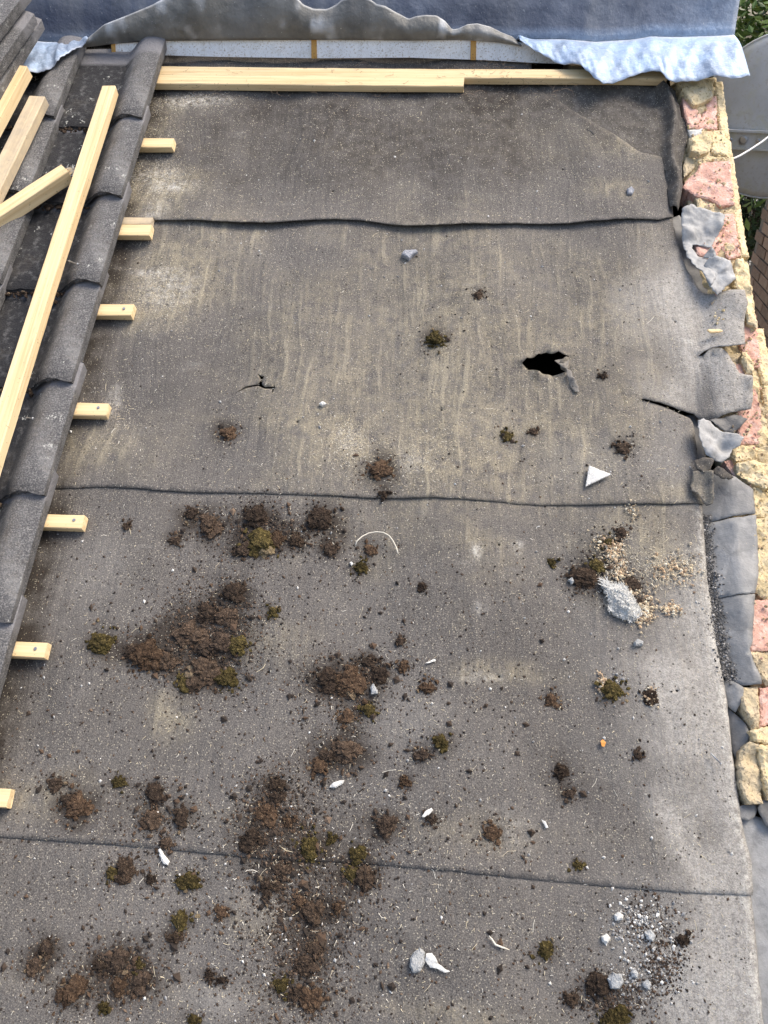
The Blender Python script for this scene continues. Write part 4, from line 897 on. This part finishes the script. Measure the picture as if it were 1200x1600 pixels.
# counted small things
def shard(name, px, h, thick, mat, lab, cat, rr=.003, noise=(.002, 60), slope=(0, 0)):
    x, y = np.mean(np.array(px, float), 0); u, v = at(x, y); hh = float(vis_h([u], [v])[0]) + h
    return tag(slab(name, at_pts(px, hh), hh, thick, mat, None, .0035, rr, noise, (), .0004, False, slope=slope), lab, cat)
SLATE = mat_rough('slate', [(.20, .21, .23), (.30, .31, .34)], 30, .002, (.42, .42, .42))
shard('chip', [(921, 727), (955, 742), (916, 758)], .016, .008, WHITE, 'flat white triangular chip on the felt near the verge', 'chip', .001, (.0012, 40), (.1, .05))
shard('shard', [(627, 396), (632, 390), (650, 388), (653, 391), (645, 397), (639, 403)], .014, .012, SLATE, 'grey slate shard below the first felt lap', 'stone')
shard('pebble', [(646, 1489), (656, 1482), (664, 1488), (664, 1505), (656, 1519), (645, 1521), (640, 1512), (641, 1498)], .014, .013, STONE, 'long rounded grey pebble beside the white paint flake', 'stone', .006)
shard('paint_flake', [(666, 1490), (675, 1489), (681, 1497), (684, 1505), (692, 1511), (703, 1518), (694, 1520), (682, 1513), (672, 1512), (664, 1501)], .010, .003, WHITE, 'torn white paint flake right of the grey pebble', 'flake', .001, (.003, 80))
shard('seed', [(514, 1230), (520, 1223), (530, 1219), (538, 1219), (534, 1225), (524, 1231)], .010, .005, WHITE, 'white oval seed lying alone on the grey felt', 'seed', .003)
shard('shard', [(579, 1073), (583, 1067), (590, 1078), (590, 1083), (580, 1084)], .014, .012, STONE, 'pale pointed shard beside the rusty moss heap', 'stone')
shard('splinter', [(246, 1328), (250, 1325), (256, 1336), (264, 1346), (262, 1352), (254, 1349)], .008, .004, WHITE, 'white bone-like splinter across the third felt lap', 'splinter', .002)
shard('rock', [(951, 1530), (961, 1522), (972, 1522), (976, 1535), (970, 1546), (956, 1546)], .018, .017, STONE, 'pale grey angular rock, biggest of the gravel at bottom right', 'stone', .006, (.004, 50))
shard('rock', [(1009, 1458), (1018, 1453), (1026, 1462), (1022, 1472), (1012, 1468)], .014, .013, STONE, 'bluish grey stone at the middle of the pale gravel cluster', 'stone', .005)
shard('rock', [(961, 1430), (968, 1425), (975, 1430), (973, 1438), (963, 1439)], .012, .012, WHITE, 'white pebble at the top left of the gravel cluster', 'stone', .005)
shard('rock', [(941, 1464), (949, 1459), (955, 1466), (951, 1474), (943, 1473)], .012, .012, WHITE, 'white pebble left of the gravel cluster by itself', 'stone', .005)
shard('rock', [(987, 1520), (994, 1515), (999, 1522), (997, 1529), (988, 1528)], .012, .012, STONE, 'small grey stone right of the biggest rock', 'stone', .004)
shard('rock', [(1006, 1536), (1014, 1531), (1019, 1539), (1016, 1547), (1008, 1544)], .012, .012, STONE, 'small grey stone lowest in the gravel cluster', 'stone', .004)
shard('rock', [(991, 1003), (997, 997), (1006, 1001), (1005, 1008), (993, 1009)], .012, .012, STONE, 'small grey stone below the insulation tuft', 'stone', .004)
shard('rock', [(888, 905), (894, 901), (898, 908), (894, 912)], .012, .010, STONE, 'light grey pebble at the left foot of the mossy heap by the tuft', 'stone', .004)
shard('rock', [(980, 294), (987, 290), (992, 296), (988, 302), (981, 302)], .012, .012, SLATE, 'blue grey stone near the verge on the top sheet', 'stone', .003)
shard('flake', [(912, 783), (919, 785), (923, 800), (917, 796)], .006, .002, WHITE, 'tiny hidden flake', 'flake') if False else None
shard('flake', [(846, 1280), (852, 1283), (857, 1293), (853, 1294)], .008, .003, WHITE, 'narrow white flake low on the third sheet right of the rusty clump', 'flake', .001)
shard('flake', [(659, 1276), (664, 1268), (674, 1262), (677, 1266), (670, 1273), (662, 1277)], .008, .003, WHITE, 'curled white flake above a small dark moss clump', 'flake', .001)
shard('flake', [(664, 1036), (672, 1032), (680, 1029), (681, 1032), (672, 1035)], .008, .003, WHITE, 'thin white flake shaped like a stick in mid sheet', 'flake', .001)
shard('wood_chip', [(1105, 515), (1110, 514), (1124, 514), (1130, 517), (1124, 519), (1110, 519)], .030, .003, PINE, 'pale yellow wood chip on the torn felt tongue', 'wood chip', .001)
shard('pebble', [(498, 630), (504, 626), (510, 629), (503, 633)], .012, .010, WHITE, 'white chip lying below and right of the small crack', 'stone', .003)
shard('pebble', [(546, 879), (549, 877), (552, 880), (549, 883)], .010, .008, WHITE, 'tiny white pebble beside the olive moss under the string', 'stone', .002)
LEAF = plain('orange_leaf', (.62, .26, .05), .6)
shard('leaf', [(938, 1158), (942, 1155), (947, 1160), (945, 1166), (940, 1166)], .008, .001, LEAF, 'small orange leaf on the right of the grey sheet', 'leaf', 0, (.002, 80))
STRING = plain('string', (.66, .62, .52), .8)
pts = [at3(x, y, .012 + .004 * math.sin(i * 1.4)) for i, (x, y) in enumerate([(555, 853), (558, 845), (566, 838), (576, 833), (588, 831), (599, 832), (608, 837), (614, 845), (619, 855), (622, 865)])]
V, F = tube_vf(pts, .0016, 6); tag(mesh_obj('string', V, F, STRING, None, pts[0], True), 'curved pale string lying on the grey felt', 'string')
pts = [at3(x, y, .010) for x, y in [(764, 1462), (769, 1468), (774, 1476), (784, 1480), (796, 1484)]]
V, F = tube_vf(pts, [.001, .002, .0024, .002, .0008], 6); tag(mesh_obj('twig', V, F, STRING, None, pts[0], True), 'pale dry twig on the lowest sheet', 'twig')

# insulation tuft and its crumbled filling
TUFT = plain('white_wool', (.58, .58, .55), .95)
g = np.random.default_rng(5); B = Bag()
poly = [(938, 906), (950, 915), (962, 913), (975, 915), (985, 930), (998, 950), (1002, 960), (985, 972), (968, 966), (952, 955), (950, 935), (944, 918)]
pu = np.array(at_pts(poly)); cu = pu.mean(0)
V, F, P = tri_area([tuple(p) for p in pu], .004, jag=.0012); d = seg_dist(V, P); z = float(vis_h([cu[0]], [cu[1]])[0]) + .004 + np.minimum(d, .022) * .75 + .011 * np.abs(n2(V[:, 0], V[:, 1], 75, 3))
V3, F3 = thicken(np.column_stack([V, z]), F, .006); B.add(V3, F3)
for q in range(1500):
    k = g.integers(len(V)); p = np.array([V[k, 0], V[k, 1], z[k]]); a = g.uniform(0, 6.28); l = g.uniform(.004, .011); w = .0008
    m = p + [l * .5 * math.cos(a), l * .5 * math.sin(a), g.uniform(.0, .0025)]; e = p + [l * math.cos(a + .6), l * math.sin(a + .6), g.uniform(-.002, .001)]; s = np.array([-math.sin(a), math.cos(a), .3]) * w
    B.add([p - s, p + s, m + s, m - s, e + s * .4, e - s * .4], [(0, 1, 2, 3), (3, 2, 4, 5)])
for q in range(14):
    p = np.array(at3(g.uniform(946, 962), g.uniform(908, 924), .012)); e = np.array(at3(g.uniform(934, 950), g.uniform(900, 912), .012)); s = np.array([.0008, .0006, 0])
    B.add([p - s, p + s, e + s, e - s], [(0, 1, 2, 3)])
VV, FF = B.get(); tag(mesh_obj('insulation_tuft', VV, FF, TUFT, None, (cu[0], cu[1], 0)), 'fluffy white tuft of wool insulation among moss near the verge', 'insulation')

def scatter(name, mat, N, zones, size, flat=.5, sub=1, fibre=False, hoff=.0, elong=(3, 9), seed=0):
    """uncountable bits: zones = (px,py,rx,ry,weight)"""
    g = np.random.default_rng(seed); B = Bag(); W = np.array([z[4] for z in zones], float); W /= W.sum(); X = []; Y = []
    for z, n in zip(zones, g.multinomial(N, W)):
        if len(z) > 5: X += list(g.uniform(z[0] - z[2], z[0] + z[2], n)); Y += list(g.uniform(z[1] - z[3], z[1] + z[3], n))
        else: X += list(g.normal(z[0], z[2] * .55, n)); Y += list(g.normal(z[1], z[3] * .55, n))
    X = np.array(X); Y = np.array(Y); uv = np.array([at(a, b) for a, b in zip(X, Y)])
    lim = np.interp(uv[:, 1], [at(1180, 1500)[1], at(1150, 1200)[1], at(1100, 800)[1], at(1050, 345)[1], at(1040, 240)[1], at(830, 130)[1]], [at(1180, 1500)[0], at(1150, 1200)[0], at(1095, 800)[0], at(1046, 345)[0], at(1000, 240)[0], at(830, 130)[0]])
    ok = (uv[:, 0] < lim - .008) & (uv[:, 0] > -.02) & (uv[:, 1] < .30); uv = uv[ok]
    hp = inside(uv, HOLE); uv = uv[~hp]
    n = len(uv); h = vis_h(uv[:, 0], uv[:, 1]); S = size[0] * (size[1] / size[0]) ** (g.uniform(size=n) ** 2.2); a = g.uniform(0, 6.28, n); c, q = np.cos(a)[:, None], np.sin(a)[:, None]
    if fibre:
        l = S * g.uniform(*elong, n); w = S * .5; b = g.normal(0, .3, n) * l; o_ = np.zeros(n)
        Lx = np.stack([-l / 2, -l / 2, o_, o_, l / 2, l / 2], 1); Ly = np.stack([-w, w, -w + b * .3, w + b * .3, -w, w], 1); Lz = np.stack([o_, o_, S * g.uniform(.2, 1.5, n), S * .6, o_, S * .3], 1) + .0012
        T = [(0, 2, 3), (0, 3, 1), (2, 4, 5), (2, 5, 3)]
    else:
        ov_ = np.array([(1, 0, 0), (-1, 0, 0), (0, 1, 0), (0, -1, 0), (0, 0, 1), (0, 0, -1)], float); k_ = (1 + g.normal(0, .22, (n, 6))) * S[:, None]
        Lx = ov_[:, 0] * k_; Ly = ov_[:, 1] * k_ * g.uniform(.5, 1, n)[:, None]; Lz = ov_[:, 2] * k_ * flat + (S * flat * .5)[:, None]
        T = [(0, 2, 4), (2, 1, 4), (1, 3, 4), (3, 0, 4), (2, 0, 5), (1, 2, 5), (3, 1, 5), (0, 3, 5)]
    VV = np.stack([Lx * c - Ly * q + uv[:, :1], Lx * q + Ly * c + uv[:, 1:], Lz + h[:, None] + hoff], 2).reshape(-1, 3)
    FF = (np.array(T)[None] + (np.arange(n) * 6)[:, None, None]).reshape(-1, 3)
    o = mesh_obj(name, VV, FF, mat); o['kind'] = 'stuff'; return o
ALL = (600, 850, 620, 760, 1.0, 'uniform')
SAW = mat_bits('sawdust_bits', [(0, (.60, .52, .36)), (.35, (.52, .45, .33)), (.6, (.70, .66, .56)), (.85, (.42, .38, .30))])
scatter('sawdust', SAW, 17000, [ALL, (600, 240, 420, 110, .42, 'uniform'), (700, 560, 380, 210, .55, 'uniform'), (250, 285, 60, 30, .20), (255, 460, 60, 60, .20), (300, 160, 80, 14, .10), (250, 200, 50, 50, .10), (545, 690, 40, 40, .12), (660, 710, 60, 45, .08), (1050, 890, 45, 25, .14), (960, 880, 40, 50, .1), (560, 1330, 400, 300, .2), (180, 640, 50, 60, .06), (250, 120, 300, 8, .03)], (.0005, .0011), fibre=True, seed=1)
scatter('straw', SAW, 240, [ALL, (260, 360, 80, 80, .15), (180, 640, 60, 60, .12), (1000, 880, 60, 80, .25), (480, 1400, 120, 160, .2)], (.0006, .0011), fibre=True, elong=(14, 34), seed=2)
CRUMB = mat_bits('soil_crumbs', [(0, (.026, .020, .016)), (.4, (.045, .032, .023)), (.7, (.078, .050, .032)), (.95, (.14, .10, .07))])
mz = [(x, y, r * 2.3, r * 2.1, r * r * .00009) for x, y, r, t in MOSS]
scatter('soil_clods', CRUMB, 1250, [(420, 1250, 430, 360, 2.2, 'uniform')] + [z[:4] + (z[4] * 1.2,) for z in mz] + [(330, 990, 80, 90, 1.2), (460, 1420, 90, 180, 1.6), (430, 1280, 60, 70, .6), (545, 1065, 70, 40, .6), (190, 1515, 80, 60, .6), (400, 825, 110, 40, .6), (250, 1260, 60, 60, .4)], (.0035, .011), flat=.6, seed=23)
scatter('soil_crumbs', CRUMB, 46000, mz + [(600, 1150, 600, 440, .8, 'uniform'), (420, 1230, 420, 380, 1.1, 'uniform'), (600, 560, 520, 210, .12, 'uniform'), (330, 980, 80, 90, .9), (470, 1450, 90, 150, 1.1), (430, 1270, 60, 70, .6), (540, 1060, 70, 40, .3), (190, 1520, 70, 50, .3), (940, 890, 50, 50, .2), (1010, 1440, 50, 50, .2), (1035, 1510, 36, 40, .25), (960, 1560, 60, 40, .3), (400, 825, 100, 40, .3)], (.0006, .0042), seed=3)
CHIPS = mat_bits('gravel_chips', [(0, (.36, .36, .35)), (.35, (.52, .51, .48)), (.7, (.66, .65, .61)), (.9, (.24, .24, .24))])
scatter('gravel', CHIPS, 1500, [ALL, (985, 1440, 40, 40, .30), (1000, 1530, 50, 40, .22), (1010, 1460, 40, 60, .2), (470, 1420, 100, 140, .1), (960, 1070, 30, 30, .04), (930, 745, 30, 16, .04), (1040, 1500, 50, 60, .1)], (.0012, .0052), flat=.7, seed=4)
TANB = mat_bits('crumbled_filling', [(0, (.58, .48, .33)), (.4, (.46, .33, .21)), (.65, (.66, .60, .47)), (.85, (.34, .25, .17))])
scatter('crumbled_filling', TANB, 1500, [(960, 862, 16, 18, .3), (968, 890, 14, 16, .25), (985, 925, 12, 24, .2), (1008, 945, 16, 22, .3), (1000, 965, 18, 10, .25), (1050, 952, 16, 10, .2), (1058, 890, 36, 22, .35), (945, 848, 30, 14, .08), (985, 800, 10, 14, .06), (1015, 1085, 12, 12, .08), (940, 1065, 8, 14, .08)], (.0018, .006), flat=.8, hoff=.003, seed=6)
# grit in the verge trough
g = np.random.default_rng(9); B = Bag(); ov = ICO[1]
tp = np.array([at(x, y) for x, y in [(1104, 800), (1110, 860), (1116, 920), (1124, 970), (1134, 1030), (1150, 1068)]])
for q in range(2600):
    s = g.uniform(0, 5); k = min(4, int(s)); p = tp[k] + (tp[k + 1] - tp[k]) * (s - k) + [g.normal(0, .009), 0]; e = .0008 + .0028 * g.uniform() ** 2.5
    B.add(ov[0] * e * g.uniform(.6, 1.2, 3) + [p[0], p[1], -.020 + abs(p[0] - np.interp(p[1], tp[::-1, 1], tp[::-1, 0])) * .4 + g.uniform(0, .004)], ov[1])
VV, FF = B.get(); o = mesh_obj('trough_grit', VV, FF, mat_bits('grit', [(0, (.07, .068, .065)), (.4, (.13, .125, .12)), (.75, (.24, .23, .22)), (.95, (.45, .43, .40))])); o['kind'] = 'stuff'
# mortar crumbs and sand strewn over the wall head
g = np.random.default_rng(31); B = Bag()
for q in range(2600):
    v = g.uniform(-2.2, .34); u = 1.925 - .11 * g.uniform() ** 1.3; e = .0008 + .0045 * g.uniform() ** 4
    B.add(ov[0] * e * g.uniform(.6, 1.2, 3) * (1 + g.normal(0, .2, (len(ov[0]), 1))) + [u, v, g.uniform(-.002, .010)], ov[1])
VV, FF = B.get(); o = mesh_obj('mortar_crumbs', VV, FF, mat_bits('mortar_bits', [(0, (.58, .46, .25)), (.5, (.50, .42, .27)), (.75, (.36, .27, .17)), (.92, (.55, .33, .26))])); o['kind'] = 'stuff'
# dry fibres and cobweb strands hanging about the top battens
B = Bag(); g = np.random.default_rng(12)
for q in range(110):
    x, y = (g.uniform(290, 940), g.uniform(96, 150)) if q < 80 else (g.normal(775, 30), g.normal(110, 12)); l = g.uniform(8, 30); a = g.uniform(0, 6.28)
    pts = [at3(x + l * s * math.cos(a + s * 1.5), y + l * s * math.sin(a + s * 1.5) * .6, .034 - .02 * s + .006 * math.sin(s * 5)) for s in (0, .33, .66, 1)]
    B.add(*tube_vf(pts, .0005, 3, False))
VV, FF = B.get(); o = mesh_obj('dry_fibres', VV, FF, plain('fibres', (.20, .15, .11), .9)); o['kind'] = 'stuff'
# moss along the tile laps
B = Bag(); g = np.random.default_rng(14)
for r in range(9):
    for c in range(3):
        for q in range(70):
            x = .018 - c * .3 - g.uniform(.14, .31) + (g.uniform(0, .1) if g.uniform() < .2 else 0); y = TAIL0 - r * G - abs(g.normal(0, .010)); e = .002 + .007 * g.uniform() ** 2
            V, F = ICO[1]; B.add(V * e * g.uniform(.5, 1.2, 3) * (1 + g.normal(0, .25, (len(V), 1))) + [x, y, H_TAIL - .012 + g.uniform(-.004, .004)], F)
VV, FF = B.get(); o = mesh_obj('lap_moss', VV, FF, MOSSM['d']); o['kind'] = 'stuff'

# ------------------------------------------------------------------ satellite dish and cable beyond the verge
dirv = ray(1214, 187); dirv = dirv / 1.0; DP = CP + dirv * 3.02
dw = M @ Vector(DP)
cw = cam_o.matrix_world.translation; ax = (cw - dw).normalized(); ax = (ax + Vector((-.10, 0, -.12))).normalized()
dish = thing('satellite_dish', 'grey satellite dish with bolted bracket beyond the brick verge', 'satellite dish', tuple(dw), roof=False)
X = ax.cross(Vector((0, 0, 1))).normalized() * -1; Yv = ax.cross(X)
if Yv.z < 0: Yv = -Yv
def dl(x, y, z): p = dw + X * x + Yv * y + ax * z; return tuple(p)
DG = mat_rough('dish_grey', [(.44, .46, .47), (.55, .57, .58), (.48, .49, .42)], 7, .0006, (.44, .44, .42), rough=.5, fine=80)
V = []; F = []; K, R_ = 48, 10
for rr in range(R_ + 1):
    for k in range(K):
        a = 2 * math.pi * k / K; r = .305 * rr / R_; V.append(dl(r * math.cos(a), r * math.sin(a) * .98, -.55 * r * r))
for rr in range(R_):
    for k in range(K): F.append((rr * K + k, rr * K + (k + 1) % K, (rr + 1) * K + (k + 1) % K, (rr + 1) * K + k))
rf = mesh_obj('reflector', np.array(V), F, DG, dish, tuple(dw), True, roof=False); md = rf.modifiers.new('t', 'SOLIDIFY'); md.thickness = .004; md.offset = 0
V, F = tube_vf([dl(.305 * math.cos(a), .299 * math.sin(a), -.052) for a in np.linspace(0, 2 * math.pi, 49)], .005, 6, False); mesh_obj('rim', V, F, DG, dish, tuple(dw), True, roof=False)
def dbox(lo, hi, name, mat):
    V, F = box_vf(lo, hi); return mesh_obj(name, np.array([dl(*p) for p in V]), F, mat, dish, tuple(dw), roof=False)
brk = dbox((-.29, -.105, -.03), (.29, -.045, .012), 'bracket', DG); dbox((-.29, -.047, .0), (.29, -.039, .028), 'bracket_flange', DG); dbox((-.29, -.111, .0), (.29, -.103, .020), 'bracket_flange', DG)
for x in (-.19, -.155, -.105, -.05, .02, .08):
    rad = .017 if x == -.105 else .008
    V, F = tube_vf([dl(x, -.076, .010), dl(x, -.076, .018), dl(x, -.076, .020)], [rad, rad, rad * .6], 10); mesh_obj('bolt', V, F, METAL, brk, tuple(dw), roof=False)
V, F = tube_vf([dl(.2, -.07, -.04), dl(.22, -.05, -.14), dl(.16, .02, -.22), Vector(M @ Vector((1.94, DP[1] + .22, DP[2] - .12)))], .018, 10); mesh_obj('mast', V, F, METAL, dish, tuple(dw), True, roof=False)
CAB = plain('white_cable', (.78, .78, .75), .45)
cp = [(1132, 262, 2.86), (1141, 250, 2.88), (1155, 244, 2.89), (1172, 234, 2.90), (1190, 222, 2.91), (1215, 203, 2.93), (1260, 180, 2.95)]
pts = [tuple(M @ Vector(CP + ray(x, y) * t)) for x, y, t in cp] + [tuple(dw + Vector((.3, .1, -.3)))]
pts = [tuple(M @ Vector((1.955, at(1132, 300)[1], -.4)))] + pts
V, F = tube_vf(pts, .0042, 8); tag(mesh_obj('cable', V, F, CAB, None, pts[0], True, roof=False), 'white coaxial cable crossing in front of the satellite dish', 'cable')

# ------------------------------------------------------------------ neighbour's wall, yard, trees
def wray(px, py): return cw + (M.to_3x3() @ Vector(ray(px, py))) * 0, (M.to_3x3() @ Vector(ray(px, py)))
o0, dr = wray(1190, 330); t = (3.3 - o0.x) / dr.x; corner = o0 + dr * t
NBRICK = mat_rough('brown_brick', [(.22, .145, .095), (.30, .20, .13), (.34, .25, .17)], 9, .004, (.15, .10, .07), fine=120, rnd=.25)
NMORT = mat_rough('dark_mortar', [(.15, .125, .095), (.20, .17, .13)], 12, .003)
yaw = math.radians(-6)
nw = thing('neighbour_wall', 'brown brick side wall of the neighbouring house across the gap', 'brick wall', (corner.x, corner.y, 0), roof=False); nw.rotation_euler = (0, 0, yaw)
TOPZ = corner.z + .9
def loc_mesh(name, V, F, mat, parent):
    me = bpy.data.meshes.new(name); me.from_pydata(np.asarray(V).tolist(), [], F); me.materials.append(mat); me.update(); o = bpy.data.objects.new(name, me); COL.objects.link(o); o.parent = parent; return o
V, F = box_vf((.012, -6, 0), (.25, -.004, TOPZ)); loc_mesh('mortar_core', V, F, NMORT, nw)
V, F = box_vf((-.0, -.215, 0), (.10, 0, .065)); bm_ = bpy.data.meshes.new('brick'); bm_.from_pydata(V.tolist(), [], F); bm_.materials.append(NBRICK); bm_.update()
cand = []
rowsn = int(TOPZ / .075)
for r in range(rowsn):
    for c in range(26):
        y = -c * .225 - (.1125 if r % 2 else 0); cand.append((abs(r * .075 - corner.z + .35) + abs(y) * .8, r, c, y))
cand.sort(); B = Bag(); gg = np.random.default_rng(3)
for i, (q, r, c, y) in enumerate(cand):
    jx = gg.normal(0, .0025)
    if i < 290:
        o = bpy.data.objects.new('brick', bm_); COL.objects.link(o); o.parent = nw; o.location = (jx, y - .005, r * .075); o.rotation_euler = (0, 0, gg.normal(0, .006))
    else: B.add(V + [jx, y - .005, r * .075], F)
VV, FF = B.get(); o = loc_mesh('brickwork', VV, FF, NBRICK, nw); o['kind'] = 'stuff'
# wooden fence, box and slabs down in the gap
def wbox(name, px, py, dist, size, mat, lab, cat, rz=0, base=None):
    o0, d = wray(px, py); p = o0 + d * dist; z0 = p.z if base is None else base
    V, F = box_vf((-size[0] / 2, -size[1] / 2, 0), (size[0] / 2, size[1] / 2, size[2]))
    t = thing(name, lab, cat, (p.x, p.y, z0), roof=False); t.rotation_euler = (0, 0, rz); loc_mesh('body', V, F, mat, t)
    V, F = box_vf((-size[0] / 2 - .02, -size[1] / 2 - .02, size[2] + .002), (size[0] / 2 + .02, size[1] / 2 + .02, size[2] + .05)); loc_mesh('lid', V, F, mat, t); return t
wb = wray(1158, 352); 
def hit_z(px, py, z):
    o0, d = wray(px, py); return o0 + d * ((z - o0.z) / d.z)
q = hit_z(1162, 350, .95)
bx = thing('storage_box', 'dark lidded box standing in the gap beside the neighbouring wall', 'storage box', (q.x, q.y, 0), roof=False)
V, F = box_vf((-.5, -.25, 0), (.5, .25, .9)); loc_mesh('body', V, F, plain('dark_plastic', (.03, .032, .036)), bx); V, F = box_vf((-.53, -.28, .902), (.53, .28, .97)); loc_mesh('lid', V, F, plain('dark_lid', (.045, .047, .052)), bx)
q2 = hit_z(1158, 325, 1.2); FW = mat_rough('fence_wood', [(.15, .105, .07), (.22, .16, .11)], 6, .003)
fe = thing('fence', 'brown board fence crossing behind the gap between the houses', 'fence', (q2.x, q2.y, 0), roof=False); fe.rotation_euler = (0, 0, .12)
for i in range(26):
    V, F = box_vf((-2.6 + i * .2, -.01 + .008 * (i % 2), .05), (-2.6 + i * .2 + .19, .012 + .008 * (i % 2), 1.2 + .01 * gg.normal())); loc_mesh('board', V, F, FW, fe)
for z in (.35, .9): 
    V, F = box_vf((-2.65, .024, z), (2.65, .06, z + .07)); loc_mesh('rail', V, F, FW, fe)

def tree(name, centre, rad, leaves, lsize, mats, label, trunk_r=.10, seed=1):
    g = np.random.default_rng(seed); c = np.array(centre); t = thing(name, label, 'tree', (c[0], c[1], 0), roof=False)
    BK = TRUNK
    B = Bag(); B.add(*tube_vf([(0, 0, 0), (.05, .03, c[2] * .45), (-.03, .06, c[2] * .75), (0, 0, c[2])], [trunk_r, trunk_r * .8, trunk_r * .6, trunk_r * .3], 10)); cl = []
    for q in range(46):
        d = g.normal(0, 1, 3); d /= np.linalg.norm(d); cl.append(d * rad * g.uniform(.35, .95))
    for q in cl[:20]:
        b = np.array([0, 0, c[2] + g.uniform(-.8, .1) * rad[2]]); e = np.array([0, 0, c[2]]) + q; B.add(*tube_vf([b, (b + e) / 2 + [0, 0, .12], e], [trunk_r * .35, trunk_r * .2, trunk_r * .06], 6))
    VV, FF = B.get(); loc_mesh('trunk', VV, FF, BK, t)
    L = Bag(); per = leaves // len(cl); V0 = []; 
    for q in cl:
        P = np.array([0, 0, c[2]]) + q + g.normal(0, 1, (per, 3)) * rad * .20
        for p in P:
            n = g.normal(0, 1, 3) + [0, 0, .8]; n /= np.linalg.norm(n); a = np.cross(n, g.normal(0, 1, 3)); a /= np.linalg.norm(a); b = np.cross(n, a); s = lsize * g.uniform(.6, 1.3)
            L.add([p - a * s, p + b * s * .42 - n * s * .1, p + a * s, p - b * s * .42 - n * s * .1], [(0, 1, 2), (0, 2, 3)])
    VV, FF = L.get(); loc_mesh('crown', VV, FF, mats, t); return t
TRUNK = mat_rough('bark', [(.07, .055, .04), (.12, .09, .065)], 8, .01)
def leafm(name, stops):
    m = mat_bits(name, stops, .45); b = m.node_tree.nodes['Principled BSDF']; b.inputs['Subsurface Weight'].default_value = 0; return m
LEAVES = leafm('leaves', [(0, (.06, .11, .022)), (.35, (.11, .17, .035)), (.65, (.17, .23, .055)), (.88, (.035, .06, .016))])
LEAVES2 = leafm('hedge_leaves', [(0, (.03, .05, .018)), (.5, (.045, .07, .022)), (.85, (.06, .085, .03))])
o0, d = wray(1195, 40); p = o0 + d * 7.0; tree('leafy_tree', (p.x + .5, p.y, p.z), np.array([1.5, 1.3, 1.5]), 12000, .055, LEAVES, 'sunlit green tree showing beyond the right end of the lead', seed=3)
o0, d = wray(1175, 300); p = o0 + d * 8.6; tree('leafy_tree', (p.x, p.y, p.z), np.array([1.6, 1.0, 1.2]), 9000, .05, LEAVES2, 'dark green tree seen under the satellite dish', .08, seed=5)
